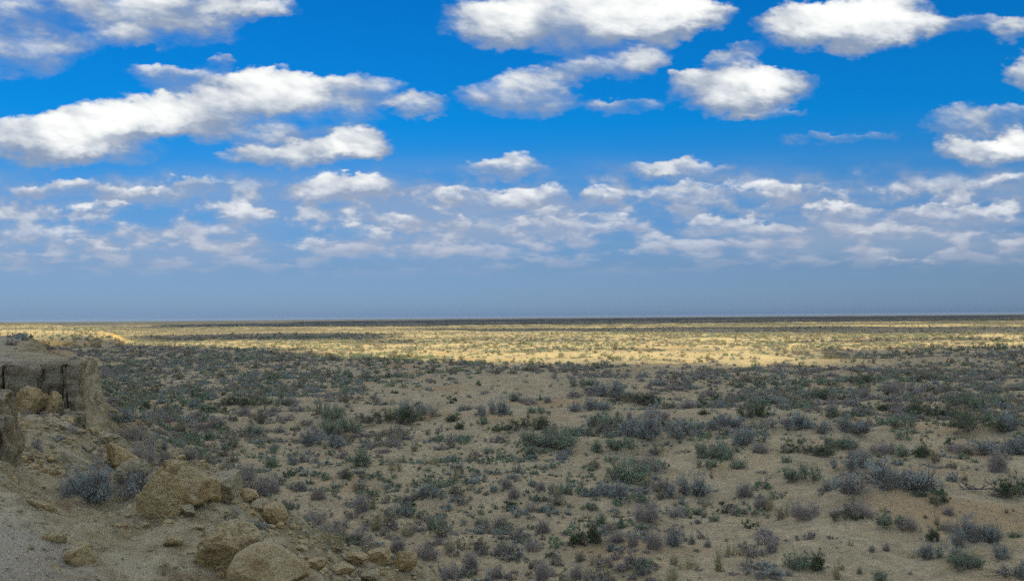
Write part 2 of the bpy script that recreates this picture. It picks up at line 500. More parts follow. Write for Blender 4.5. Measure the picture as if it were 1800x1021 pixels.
def mat_scarp():
    mt, N, b = new_mat('scarp_crust')
    g = N.n('ShaderNodeNewGeometry')
    pos = g.outputs['Position']
    nx, ny, nz = N.sep(g.outputs['Normal'])
    a1 = N.noise(pos, .7, 5, .62).outputs[0]
    a2 = N.noise(pos, 3.1, 6, .7).outputs[0]
    a3 = N.noise(pos, 17.0, 4, .75).outputs[0]
    c = N.mix(N.mr(a1, .38, .62), (.41, .355, .21, 1), (.60, .53, .35, 1))
    c = N.mix(N.mr(a2, .44, .64, 0, .85), c, (.27, .20, .115, 1))
    c = N.mix(N.mr(a2, .42, .32, 0, .6), c, (.46, .39, .25, 1))
    # wind-blown grey gravel lies where the ground is level
    a4 = N.noise(pos, 62.0, 3, .7).outputs[0]
    grav = N.mix(N.mr(a4, .40, .60), (.31, .28, .215, 1), (.70, .64, .53, 1))
    at_ = N.n('ShaderNodeAttribute'); at_.attribute_name = 'crust'
    c = N.mix(N.m('MULTIPLY', N.m('SUBTRACT', 1.0, at_.outputs['Fac']), .7), c, grav)
    c = N.mix(N.mr(a4, .56, .66, 0, .5), c, (.07, .055, .04, 1))
    c = N.mix(N.mr(a3, .58, .66, 0, .6), c, (.055, .045, .035, 1))
    c = N.mix(N.mr(a3, .36, .31, 0, .5), c, (.55, .50, .42, 1))
    N.put(b.inputs['Base Color'], c)
    hh = N.m('ADD', N.m('ADD', N.m('MULTIPLY', a2, 1.0), N.m('MULTIPLY', a3, .3)), N.m('MULTIPLY', a4, .09))
    bump(N, b, hh, .9, .16)
    return mt

def mat_rock(name, ca, cb, cd, pale=(.45, .40, .30, 1), bed=False):
    mt, N, b = new_mat(name)
    tc = N.n('ShaderNodeTexCoord').outputs['Object']
    g = N.n('ShaderNodeNewGeometry')
    nx, ny, nz = N.sep(g.outputs['Normal'])
    rnd = N.n('ShaderNodeObjectInfo').outputs['Random']
    pos = N.v('ADD', g.outputs['Position'], N.xyz(N.m('MULTIPLY', rnd, 37.0), 0.0, 0.0))
    a1 = N.noise(pos, 1.1, 5, .62).outputs[0]
    a2 = N.noise(pos, 4.5, 6, .7).outputs[0]
    a3 = N.noise(pos, 19.0, 3, .7).outputs[0]
    c = N.mix(N.mr(a1, .38, .6), ca, cb)
    c = N.mix(N.mr(a2, .46, .68, 0, .8), c, cd)
    c = N.mix(N.mr(a3, .58, .68, 0, .55), c, (.06, .045, .03, 1))
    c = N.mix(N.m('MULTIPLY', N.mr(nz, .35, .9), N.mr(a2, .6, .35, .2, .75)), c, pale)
    if bed:
        la = N.noise(N.v('MULTIPLY', pos, (.35, .35, 4.2)), 1.0, 4, .6).outputs[0]
        c = N.mix(N.mr(la, .40, .54, .5, 0), c, cd)
        st = N.noise(N.v('MULTIPLY', pos, (3.0, 3.0, .4)), 1.0, 4, .65).outputs[0]
        c = N.mix(N.mr(st, .56, .68, 0, .6), c, (.10, .075, .045, 1))
    N.put(b.inputs['Base Color'], c)
    bump(N, b, N.m('ADD', a2, N.m('MULTIPLY', a3, .25)), 1.0, .18)
    return mt

def mat_plant(name, ca, cb, cd=None, trans=.38):
    mt, N, b = new_mat(name)
    info = N.n('ShaderNodeObjectInfo')
    geo = N.n('ShaderNodeNewGeometry')
    a = N.noise(geo.outputs['Position'], 2.6, 3, .6).outputs[0]
    f = N.m('ADD', N.mr(a, .35, .65, 0, .6), N.m('MULTIPLY', info.outputs['Random'], .4))
    c = N.mix(f, ca, cb)
    a2 = N.noise(geo.outputs['Position'], 14.0, 1, .5).outputs[0]
    c = N.mix(N.mr(a2, .5, .75, 0, .6), c, cd or cb)
    N.put(b.inputs['Base Color'], c)
    b.inputs['Roughness'].default_value = .8
    tr = N.n('ShaderNodeBsdfTranslucent')
    N.put(tr.inputs[0], c)
    mx = N.n('ShaderNodeMixShader')
    mx.inputs[0].default_value = trans
    out = [n for n in mt.node_tree.nodes if n.type == 'OUTPUT_MATERIAL'][0]
    N.put(mx.inputs[1], b.outputs[0]); N.put(mx.inputs[2], tr.outputs[0])
    N.put(out.inputs[0], mx.outputs[0])
    return mt

M = {
 'sand': mat_ground(),
 'scarp': mat_scarp(),
 'rock': mat_rock('clay_rock', (.50, .375, .17, 1), (.64, .50, .25, 1), (.31, .185, .085, 1), (.74, .65, .44, 1)),
 'pale': mat_rock('pale_rock', (.45, .38, .22, 1), (.56, .49, .31, 1), (.34, .25, .13, 1), (.66, .60, .44, 1)),
 'wall': mat_rock('cliff_rock', (.35, .30, .185, 1), (.48, .42, .28, 1), (.22, .16, .09, 1), (.50, .45, .33, 1), True),
 'green': mat_plant('green_leaves', (0.247, 0.339, 0.213, 1), (0.380, 0.471, 0.310, 1), (0.552, 0.609, 0.460, 1)),
 'blue': mat_plant('blue_grey_leaves', (0.310, 0.374, 0.345, 1), (0.460, 0.517, 0.471, 1), (0.644, 0.667, 0.621, 1)),
 'purple': mat_plant('purple_grey_twigs', (0.356, 0.322, 0.282, 1), (0.483, 0.443, 0.391, 1), (0.644, 0.598, 0.529, 1)),
 'tan': mat_plant('dry_olive_twigs', (0.356, 0.333, 0.196, 1), (0.494, 0.460, 0.287, 1), (0.644, 0.598, 0.414, 1)),
 'dark': mat_plant('dark_leaves', (.105, .155, .075, 1), (.19, .24, .115, 1), (.30, .34, .20, 1)),
 'wood': mat_plant('grey_wood', (.17, .15, .13, 1), (.30, .27, .235, 1), None, 0),
 'dead': mat_plant('dead_wood', (.10, .095, .10, 1), (.19, .175, .175, 1), None, 0),
}

# ------------------------------------------------------------------ plant prototypes
def dome_radius(th, rng_l):
    r = 1.0
    for k, (a, ph) in enumerate(rng_l):
        r = r + a * np.cos((k + 2) * th + ph)
    return r

def make_plant(kind, seed, n_tw, n_lf, leaf, tw_w, hgt, lobes=.16, lift=0.0, clusters=3, spread=.30, curve=.25):
    """a shrub one unit wide: stems (ribbons) and foliage (small leaf faces) in several tufts of unequal height"""
    rng = np.random.default_rng(seed)
    lob = [(rng.uniform(0, lobes), rng.uniform(0, 6.28)) for _ in range(4)]
    cl = []
    for i in range(clusters):
        a_ = rng.uniform(0, 6.28); rr_ = spread * (i > 0) * rng.uniform(.6, 1.1)
        cl.append((math.cos(a_) * rr_ * 1.15, math.sin(a_) * rr_ * .8, (1 - .9 * spread) * rng.uniform(.55, 1.0) if clusters > 1 else 1.0, rng.uniform(.5, 1.05) if i else 1.0))
    cl = np.array(cl)
    wgt = cl[:, 2] ** 2; wgt /= wgt.sum()
    ci = rng.choice(len(cl), n_tw, p=wgt)
    C = cl[ci]
    th = rng.uniform(0, 2 * math.pi, n_tw)
    ph = np.arcsin(np.clip(rng.uniform(0.02 + lift, 1, n_tw) ** (.75 if lift == 0 else 1), 0, 1))
    env = dome_radius(th, lob) * (1.12 - .5 * rng.random(n_tw) ** 1.6)
    tip = np.stack([np.cos(th) * np.cos(ph) * .5 * env, np.sin(th) * np.cos(ph) * .5 * env, np.sin(ph) * hgt * env], 1)
    tip *= C[:, 2:3]
    tip[:, 2] *= C[:, 3] / C[:, 2] * .95
    base = np.stack([rng.normal(0, .05, n_tw), rng.normal(0, .05, n_tw), np.full(n_tw, -.02)], 1)
    off = np.stack([C[:, 0], C[:, 1], 0 * C[:, 0]], 1)
    mid = base * .5 + tip * .5
    mid[:, :2] *= (1 - curve * .5); mid[:, 2] += curve * .12 * hgt
    mid += rng.normal(0, .02, mid.shape)
    base, mid, tip = base + off, mid + off, tip + off
    # ribbons
    d = tip - base
    side = np.cross(d, rng.normal(0, 1, d.shape)); side /= np.linalg.norm(side, axis=1)[:, None] + 1e-9
    w0 = tw_w * rng.uniform(.7, 1.5, n_tw)[:, None]
    V = np.stack([base - side * w0, base + side * w0, mid - side * w0 * .7, mid + side * w0 * .7, tip], 1).reshape(-1, 3)
    k = np.arange(n_tw)[:, None] * 5
    Ft = np.concatenate([k + [0, 1, 3], k + [0, 3, 2], k + [2, 3, 4]])
    # side twiglets
    n_s = n_tw * 2
    s = rng.integers(0, n_tw, n_s); t = rng.uniform(.35, .9, n_s)[:, None]
    def along(i, t):
        return (1 - t) ** 2 * base[i] + 2 * t * (1 - t) * mid[i] + t * t * tip[i]
    a = along(s, t)
    dd = (tip[s] - base[s]); dd /= np.linalg.norm(dd, axis=1)[:, None] + 1e-9
    dd = dd + rng.normal(0, .55, dd.shape); dd[:, 2] += .25
    L = rng.uniform(.06, .17, n_s)[:, None]
    e = a + dd * L * .7
    sd_ = np.cross(dd, rng.normal(0, 1, dd.shape)); sd_ /= np.linalg.norm(sd_, axis=1)[:, None] + 1e-9
    w1 = tw_w * .6
    V2 = np.stack([a - sd_ * w1, a + sd_ * w1, e], 1).reshape(-1, 3)
    F2 = np.arange(n_s * 3).reshape(-1, 3)
    stems = (np.concatenate([V, V2]), np.concatenate([Ft, F2 + len(V)]))
    # leaves
    nc_ = max(12, n_lf // 28)
    i = rng.integers(0, n_tw, nc_); t = rng.uniform(.22, 1.02, nc_)[:, None] ** .6
    cc_ = along(i, t)
    i = rng.integers(0, nc_, n_lf)
    c = cc_[i] + rng.normal(0, 1, (n_lf, 3)) * np.array([.034, .034, .042]) * rng.uniform(.5, 1.25, (n_lf, 1))
    c[:, 2] = np.maximum(c[:, 2], .004)
    up = np.array([0, 0, 1.0])
    ax = rng.normal(0, .75, (n_lf, 3)) + up * .9; ax /= np.linalg.norm(ax, axis=1)[:, None]
    sx = np.cross(ax, rng.normal(0, 1, (n_lf, 3))); sx /= np.linalg.norm(sx, axis=1)[:, None] + 1e-9
    l = leaf * rng.uniform(.5, 1.5, n_lf)[:, None]
    V3 = np.stack([c - ax * l, c + sx * l * .42, c + ax * l, c - sx * l * .42], 1).reshape(-1, 3)
    F3 = np.arange(n_lf * 4).reshape(-1, 4)
    F3 = np.concatenate([F3[:, [0, 1, 2]], F3[:, [0, 2, 3]]])
    return stems, (V3, F3)

KINDS = {
 # kind: twigs, leaves, leaf size, twig width, height
 'green': dict(n_tw=230, n_lf=2300, leaf=.021, tw_w=.0045, hgt=.56, lobes=.2, clusters=4),
 'blue': dict(n_tw=360, n_lf=2200, leaf=.019, tw_w=.0042, hgt=.46, lobes=.22, clusters=5, spread=.34),
 'purple': dict(n_tw=520, n_lf=1100, leaf=.017, tw_w=.0034, hgt=.56, lobes=.2, clusters=3, spread=.24),
 'tan': dict(n_tw=130, n_lf=240, leaf=.020, tw_w=.0050, hgt=.95, lobes=.25, lift=.25, clusters=3, spread=.24),
 'dark': dict(n_tw=220, n_lf=2700, leaf=.022, tw_w=.0045, hgt=.66, lobes=.2, clusters=3, spread=.24),
}
PROTO = {}
def build_protos():
    sd0 = 100
    for kind, kw in KINDS.items():
        PROTO[kind] = []
        for i in range(4):
            kw2 = dict(kw)
            if i == 3 and kind != 'tan':
                kw2['clusters'] = 8; kw2['spread'] = .42; kw2['n_tw'] = int(kw['n_tw'] * 1.6); kw2['n_lf'] = int(kw['n_lf'] * 1.5); kw2['leaf'] = kw['leaf'] * .85
            if i == 2:
                kw2['clusters'] += 2; kw2['spread'] = .36
            if i == 1:
                kw2['clusters'] = 2; kw2['spread'] = .2
            st, lf = make_plant(kind, sd0, **kw2)
            sd0 += 1
            ms = mesh_np('stems', st[0], st[1], M['purple'] if kind == 'purple' else M['tan'] if kind == 'tan' else M['wood'], False)
            ml = mesh_np('foliage', lf[0], lf[1], M[kind], False)
            PROTO[kind].append((ms, ml))
build_protos()
bush_col = bpy.data.collections.new('far_plants')       # sources for the scattered ground cover
FARI = {}
def build_far_protos():
    sd0 = 900
    for kind, kw in KINDS.items():
        for i in range(3):
            kw2 = dict(kw); kw2['n_tw'] = 60 if kind in ('purple', 'tan') else 26; kw2['n_lf'] = 300; kw2['leaf'] = .046; kw2['tw_w'] = .009
            kw2['clusters'] = 2 + i * 2; kw2['lobes'] = .25
            st, lf = make_plant(kind, sd0, **kw2); sd0 += 1
            V = np.concatenate([st[0], lf[0]]); F = np.concatenate([st[1], lf[1] + len(st[0])])
            mi = np.concatenate([np.zeros(len(st[1])), np.ones(len(lf[1]))])
            me = mesh_np('far_' + kind, V, F, [M['purple'] if kind == 'purple' else M['wood'], M[kind]], False, mi)
            o = bpy.data.objects.new('far_%02d_%s' % (len(FARI), kind), me)
            bush_col.objects.link(o)
            FARI.setdefault(kind, []).append(len([1 for k in FARI.values() for _ in k]))
build_far_protos()

def gn_scatter(name, pts, idx, rot, scl):
    me = bpy.data.meshes.new(name)
    me.vertices.add(len(pts)); me.vertices.foreach_set('co', np.asarray(pts, np.float32).ravel())
    a = me.attributes.new('pick', 'INT', 'POINT'); a.data.foreach_set('value', np.asarray(idx, np.int32))
    a = me.attributes.new('spin', 'FLOAT_VECTOR', 'POINT'); a.data.foreach_set('vector', np.stack([0 * rot, 0 * rot, rot], 1).astype(np.float32).ravel())
    a = me.attributes.new('size', 'FLOAT_VECTOR', 'POINT'); a.data.foreach_set('vector', np.asarray(scl, np.float32).ravel())
    me.update()
    o = obj(name, me)
    ng = bpy.data.node_groups.new(name, 'GeometryNodeTree')
    ng.interface.new_socket('Geometry', in_out='INPUT', socket_type='NodeSocketGeometry')
    ng.interface.new_socket('Geometry', in_out='OUTPUT', socket_type='NodeSocketGeometry')
    gi = ng.nodes.new('NodeGroupInput'); go = ng.nodes.new('NodeGroupOutput')
    ip = ng.nodes.new('GeometryNodeInstanceOnPoints')
    ci = ng.nodes.new('GeometryNodeCollectionInfo')
    ci.inputs['Collection'].default_value = bush_col
    ci.inputs['Separate Children'].default_value = True
    ci.inputs['Reset Children'].default_value = True
    def attr(n, t):
        nd = ng.nodes.new('GeometryNodeInputNamedAttribute'); nd.data_type = t; nd.inputs['Name'].default_value = n
        return nd.outputs[0]
    L = ng.links.new
    L(gi.outputs[0], ip.inputs['Points']); L(ci.outputs[0], ip.inputs['Instance'])
    ip.inputs['Pick Instance'].default_value = True
    L(attr('pick', 'INT'), ip.inputs['Instance Index'])
    L(attr('spin', 'FLOAT_VECTOR'), ip.inputs['Rotation'])
    L(attr('size', 'FLOAT_VECTOR'), ip.inputs['Scale'])
    L(ip.outputs[0], go.inputs[0])
    md = o.modifiers.new('scatter', 'NODES'); md.node_group = ng
    return o

# ------------------------------------------------------------------ shrubs read off the photograph
# x, y of the foot, width, height in the photograph's pixels, kind, shape number
SHRUBS = [
 (684,748,64,36,'dark',3),(574,741,48,30,'green',0),(737,735,56,28,'blue',2),(605,766,60,34,'green',2),(562,786,48,28,'blue',0),
 (592,789,38,20,'blue',1),(633,822,50,30,'green',1),(695,828,34,30,'tan',0),(684,786,38,18,'purple',2),(633,903,44,34,'purple',0),
 (656,895,15,30,'tan',1),(700,908,38,24,'blue',0),(578,962,54,50,'tan',2),(758,932,40,30,'green',0),(762,878,44,22,'blue',2),
 (727,880,24,20,'purple',1),(603,841,24,18,'purple',0),(825,861,14,15,'tan',0),(819,847,16,11,'dark',0),(664,936,46,42,'tan',1),
 (444,866,64,38,'purple',3),(478,868,36,24,'purple',0),(401,850,72,32,'purple',3),(503,896,24,18,'green',0),(476,822,34,20,'green',1),
 (515,817,28,15,'blue',1),(542,813,26,19,'blue',0),(366,774,34,18,'green',1),(440,766,36,20,'green',2),(383,755,38,22,'purple',0),
 (409,711,32,15,'dark',1),(448,715,40,19,'dark',3),(381,723,34,14,'dark',2),(515,715,28,17,'purple',1),(487,715,38,16,'green',2),
 (432,731,34,16,'purple',0),(542,690,34,14,'purple',2),
 (925,760,58,30,'dark',3),(995,767,34,22,'green',0),(968,790,112,30,'green',3),(936,799,36,16,'green',1),(991,807,30,18,'purple',0),
 (1048,796,24,24,'green',1),(1062,758,52,34,'green',2),(1058,762,30,16,'purple',1),(1105,738,18,14,'purple',0),(1148,773,100,40,'blue',3),
 (1190,763,36,22,'purple',0),(1148,740,50,18,'purple',2),(1101,795,52,22,'green',2),(1086,846,84,48,'green',0),(1148,830,50,34,'purple',2),
 (1204,876,62,40,'blue',0),(1156,866,42,24,'purple',1),(1093,876,70,24,'blue',3),(1045,874,24,13,'blue',1),(983,873,40,24,'green',2),
 (952,863,30,17,'purple',0),(1307,876,42,25,'purple',0),(1341,897,32,26,'purple',1),(1258,807,74,33,'green',3),(1290,824,30,20,'green',0),
 (1243,824,34,20,'green',2),(1335,794,28,17,'purple',1),(1317,782,54,28,'blue',2),(1272,754,50,20,'blue',3),(1321,739,54,36,'dark',2),
 (866,730,44,30,'blue',0),(903,705,32,16,'green',1),(930,710,34,16,'purple',2),(964,708,22,13,'purple',0),(948,726,32,14,'green',2),
 (1038,724,60,20,'blue',3),(1113,712,60,22,'dark',3),(1022,684,40,18,'green',2),(1062,698,52,26,'blue',2),(1237,730,24,13,'dark',0),
 (1172,718,22,12,'green',1),(1241,892,28,17,'tan',3),(1260,917,20,14,'green',0),(1150,917,68,34,'purple',3),(1057,924,30,24,'green',1),
 (1019,962,44,30,'dark',0),(1046,959,38,36,'dark',1),(1082,957,38,22,'purple',1),(956,940,36,27,'purple',0),(940,969,32,21,'purple',2),
 (1111,962,32,25,'purple',0),(1152,968,40,36,'purple',1),(1184,962,42,28,'blue',1),(1217,957,20,20,'purple',0),(1243,962,18,16,'purple',1),
 (950,1024,44,40,'purple',0),(1011,1020,34,30,'purple',1),(1046,994,26,26,'tan',0),(1121,1005,44,23,'green',2),(1141,1010,30,16,'blue',0),
 (1262,1005,30,58,'tan',1),(1209,1002,34,30,'tan',2),(1180,1024,34,42,'tan',3),(1282,977,24,26,'tan',0),(1306,977,22,24,'tan',2),
 (905,879,30,23,'purple',0),(893,860,26,22,'purple',1),(930,899,26,18,'purple',2),(873,977,34,24,'purple',3),
 (1622,808,38,32,'dark',0),(1587,803,28,24,'green',1),(1555,799,44,24,'purple',2),(1558,874,150,48,'blue',3),(1624,874,28,17,'green',0),
 (1653,892,38,21,'dark',2),(1757,831,58,44,'purple',0),(1770,797,104,27,'blue',3),(1693,797,48,18,'purple',2),(1732,758,94,29,'dark',3),
 (1782,758,52,28,'blue',2),(1783,873,54,36,'dark',2),(1755,875,34,14,'purple',2),(1630,734,48,32,'dark',3),(1695,718,62,20,'green',3),
 (1669,706,24,14,'purple',0),(1433,706,42,19,'dark',2),(1522,702,34,20,'purple',0),(1575,692,48,20,'purple',3),(1627,688,24,16,'purple',1),
 (1510,677,44,17,'dark',2),(1485,767,76,27,'blue',3),(1386,757,58,25,'blue',2),(1465,725,34,16,'purple',0),(1485,737,44,14,'dark',3),
 (1555,723,34,14,'dark',1),(1590,753,40,22,'green',2),(1324,782,0,0,'',0),(1340,797,34,18,'purple',1),(1418,801,58,25,'dark',3),
 (1480,791,64,22,'green',3),(1516,805,44,16,'purple',2),(1378,814,22,15,'green',0),(1414,847,58,31,'green',2),(1457,862,38,24,'green',0),
 (1496,830,58,25,'blue',2),(1546,824,20,17,'dark',0),(1351,901,48,30,'tan',3),(1384,907,36,30,'tan',2),(1430,913,60,28,'purple',3),
 (1485,919,44,22,'dark',2),(1516,911,58,28,'purple',2),(1500,897,24,18,'dark',0),(1563,926,44,22,'green',2),(1598,934,44,28,'purple',2),
 (1551,900,18,14,'tan',0),(1646,924,22,26,'tan',1),(1669,907,28,17,'purple',0),(1671,845,20,12,'purple',1),
 (1653,982,54,32,'blue',0),(1712,964,84,44,'blue',3),(1693,1001,78,30,'green',3),(1760,984,44,22,'blue',1),(1638,952,34,28,'dark',1),
 (1673,937,34,22,'purple',2),(1736,947,38,22,'green',0),(1355,972,34,24,'purple',0),(1390,1003,52,32,'green',0),(1434,1005,40,32,'dark',1),
 (1469,1019,30,44,'tan',1),(1532,970,20,12,'purple',0),(1557,969,18,16,'purple',1),(1494,959,14,14,'tan',0),(1606,981,20,22,'tan',2),
 (1512,1009,16,14,'purple',0),(1547,1023,38,18,'green',1),(1304,967,18,16,'tan',3),(1314,995,18,22,'tan',0),(1791,945,28,14,'green',0),
 (1340,1018,54,15,'blue',2),(1792,1017,50,26,'blue',2),
 # foot of the cliff and slope on the left
 (246,812,56,46,'purple',2),(268,796,40,34,'blue',0),(222,772,50,32,'purple',3),(182,884,112,62,'blue',3),(150,880,60,46,'blue',0),
 (343,777,32,24,'green',1),(292,822,34,30,'purple',0),(205,742,40,22,'blue',2),(330,812,40,20,'purple',1),
 (560,880,36,22,'purple',0),(520,862,30,16,'blue',2),(440,880,28,14,'purple',1),(410,905,34,16,'purple',2),(452,930,38,18,'blue',2),
 (620,955,34,22,'purple',1),(700,975,40,28,'purple',0),(745,985,44,30,'purple',2),(790,975,40,32,'tan',3),(830,1005,44,34,'purple',0),
 (870,1018,34,26,'purple',1),(780,1020,40,30,'purple',3),(715,945,34,34,'tan',0),(880,930,30,22,'purple',1),(840,925,26,18,'green',0),
]
SHRUBS = [s for s in SHRUBS if s[2] > 0]

# first pass: put sand hummocks under the larger shrubs of the plain, then fix their places on the final ground
_base = []
for s in SHRUBS:
    x, y, z = at(s[0], s[1])
    _base.append((x, y, z))
for s, (x, y, z) in zip(SHRUBS, _base):
    w = s[2] / FPX * y
    if s[2] > 34 and z < 2.2 and y < 200:
        MOUNDS.append((x, y + .15 * w, w * .62, min(.2 * w, .7)))

# ------------------------------------------------------------------ ground sheet (one sheet to the horizon)
def build_ground():
    rr = [4.0]
    while rr[-1] < 22500:
        r = rr[-1]
        rr.append(r + min(1.6 if 375 < r < 500 else 1e9, max(.22, .0016 * r if r < 40 else .0075 * r * min(1, (r / 160) ** .35))) if r < 2500 else r * 1.03)
    rr = np.array(rr)
    fwd = np.linspace(-34, 34, 760)
    back = np.linspace(34, 326, 74)[1:-1]
    az = np.radians(np.concatenate([fwd, back]))
    Rg, A = np.meshgrid(rr, az, indexing='ij')
    X, Y = Rg * np.sin(A), Rg * np.cos(A)
    zz = z_far(X.ravel(), Y.ravel())
    V = np.stack([X.ravel(), Y.ravel(), zz], 1)
    F = grid_faces(len(rr), len(az), True)
    F = F[:, ::-1]
    o = obj('ground', mesh_np('ground', V, F, M['sand']))
    tag(o, kind='structure')
    print('ground', V.shape)
build_ground()

def build_scarp():
    xs = np.unique(np.concatenate([np.arange(-340, -60, 6.0), np.arange(-60, -24, .8), np.arange(-24, 1.0, .095), np.arange(1.0, 12, .5), np.arange(12, 44, 3)]))
    ys = np.unique(np.concatenate([np.arange(-60, 2, 2.0), np.arange(2, 4, .3), np.arange(4, 46, .105), np.arange(46, 70, .6), np.arange(70, 225, 3.0)]))
    X, Y = np.meshgrid(xs, ys, indexing='xy')
    z = z_scarp(X.ravel(), Y.ravel())
    V = np.stack([X.ravel(), Y.ravel(), z], 1)
    F = grid_faces(len(ys), len(xs))
    keep = (z[F].max(1) > -1.2)
    used = np.zeros(len(V), bool); F = F[keep]; used[F.ravel()] = True
    remap = np.cumsum(used) - 1
    me = mesh_np('scarp', V[used], remap[F], M['scarp'])
    # where the loose grey gravel of the plateau gives way to bare crumbly clay
    vx, vy = V[used][:, 0], V[used][:, 1]
    cr = sm(-2.1, -.7, sdist(P, vx, vy) + 1.5 * fbm2(vx / 1.1, vy / 1.1, 5, 79, .6) + 1.2 * sm(12, 15, vy))
    at_ = me.attributes.new('crust', 'FLOAT', 'POINT'); at_.data.foreach_set('value', cr.astype(np.float32))
    o = obj('scarp', me)
    tag(o, kind='structure')
    print('scarp', used.sum())
build_scarp()

# ------------------------------------------------------------------ rocks
def ico(sub):
    bm = bmesh.new(); bmesh.ops.create_icosphere(bm, subdivisions=sub, radius=1)
    v = np.array([a.co[:] for a in bm.verts]); f = np.array([[q.index for q in a.verts] for a in bm.faces])
    bm.free()
    return v, f
ICO = {k: ico(k) for k in (2, 3, 5)}

def rock_mesh(seed, sub, mat, cuts=9, rough=.10, soft=.0):
    cuts = cuts + 5
    rng = np.random.default_rng(seed)
    v, f = ICO[sub]
    n = rng.normal(0, 1, (cuts, 3)); n /= np.linalg.norm(n, axis=1)[:, None]
    d = rng.uniform(.42, .88, cuts)
    dots = v @ n.T
    r = np.where(dots > .05, d[None] / np.maximum(dots, .05), 9.0)
    pw = 70
    rs = (np.sum(r ** -pw, 1) + 1.0) ** (-1 / pw)
    p = v * rs[:, None]
    off = rng.uniform(0, 90, 3)
    p = p * (1 + rough * fbm3(p + off, 1.6, 4, seed)[:, None] + rough * .55 * fbm3(p + off, 5.5, 5, seed + 9, .65)[:, None])
    pit = fbm3(p + off, 3.4, 2, seed + 20)
    p = p * (1 - rough * .8 * np.clip(np.abs(pit) * -4 + .5, 0, .5)[:, None])
    return mesh_np('rock', p, f, mat, False)

def box_grid(n):
    bm = bmesh.new(); bmesh.ops.create_cube(bm, size=2)
    bmesh.ops.subdivide_edges(bm, edges=bm.edges[:], cuts=n, use_grid_fill=True)
    v = np.array([a.co[:] for a in bm.verts]); f = np.array([[q.index for q in a.verts] for a in bm.faces])
    bm.free()
    return v, f
BOX = box_grid(44)
def column_mesh(seed, w, d, h, mat, sub=5, taper=.0, n=7):
    """one upright mass of the cliff face: a fissured, bedded block with a flat top"""
    v, f = BOX
    half = np.array([w / 2, d / 2, h / 2])
    q = v * half
    rng = np.random.default_rng(seed); off = rng.uniform(0, 50, 3)
    # broken corners
    rad = min(.16, w * .25) * (1 + .6 * fbm3(q + off, 1.3, 3, seed + 1))[:, None]
    inner = np.clip(q, -(half - rad), half - rad)
    dv = q - inner; L = np.linalg.norm(dv, axis=1)[:, None]
    q = inner + dv / np.maximum(L, 1e-6) * np.minimum(L, rad)
    nrm = v.copy(); nrm[np.abs(nrm) < .999] = 0
    nrm /= np.linalg.norm(nrm, axis=1)[:, None] + 1e-9
    hn = nrm.copy(); hn[:, 2] *= .15
    k = np.stack([q[:, 0] * 1.9, q[:, 1] * 1.9, q[:, 2] * .35], 1) + off
    g1 = fbm3(k, 1.0, 3, seed); g2 = fbm3(q + off, 2.2, 5, seed + 3, .62)
    fl = np.clip(.09 - np.abs(fbm3(k, 1.1, 2, seed + 5)), 0, .09) * 2.6
    bed = fbm3(np.stack([q[:, 0] * .25, q[:, 1] * .25, q[:, 2] * 2.4], 1) + off, 1.0, 3, 40)
    g4 = fbm3(np.stack([q[:, 0] * 5.5, q[:, 1] * 5.5, q[:, 2] * .5], 1) + off, 1.0, 2, seed + 8)
    q = q + hn * (.07 * g4 + .17 * g1 + .17 * g2 + .12 * bed - fl)[:, None]
    zt = q[:, 2] / (h / 2)
    q[:, :2] *= (1 - taper * sm(.1, -1, zt))[:, None]
    q[:, 0] -= .40 * (q[:, 1] + d / 2)
    return mesh_np('column', q, f, mat)

rid = [0]
def put_rock(px, py, wpx, hpx, label, mat='rock', cuts=8, rz=0.0, depth=1.0, tilt=0.0, sub=5, sink=.2, group=None, name='boulder', at_y=None, rough=.17, seed=None):
    rid[0] += 1
    if at_y is None:
        x, y, z = at(px, py)
    else:
        d = ray(px, py); d = d / d[1]
        x, y = d[0] * at_y, at_y
        z = CAM[2] + d[2] * at_y
    w, h = wpx * 1.08 / FPX * y, hpx * 1.1 / FPX * y
    me = rock_mesh(seed or 500 + rid[0], sub, M[mat], cuts, rough)
    co = np.empty(len(me.vertices) * 3, np.float32); me.vertices.foreach_get('co', co); co = co.reshape(-1, 3)
    rot = np.array(Matrix.Rotation(rz, 3, 'Z') @ Matrix.Rotation(tilt, 3, 'Y'))
    ext = co.max(0) - co.min(0)
    co = (co - (co.max(0) + co.min(0)) / 2) / ext * np.array([w, w * depth, h])
    co = co @ rot.T
    co[:, 0] *= w / (co[:, 0].max() - co[:, 0].min()); co[:, 2] *= 1.12 * h / (co[:, 2].max() - co[:, 2].min())
    co[:, 2] -= co[:, 2].min() + sink * h
    me.vertices.foreach_set('co', co.ravel().astype(np.float32)); me.update()
    o = obj(name, me, loc=(x, y + w * depth * .3, z))
    tag(o, label, 'rock', group)
    return o

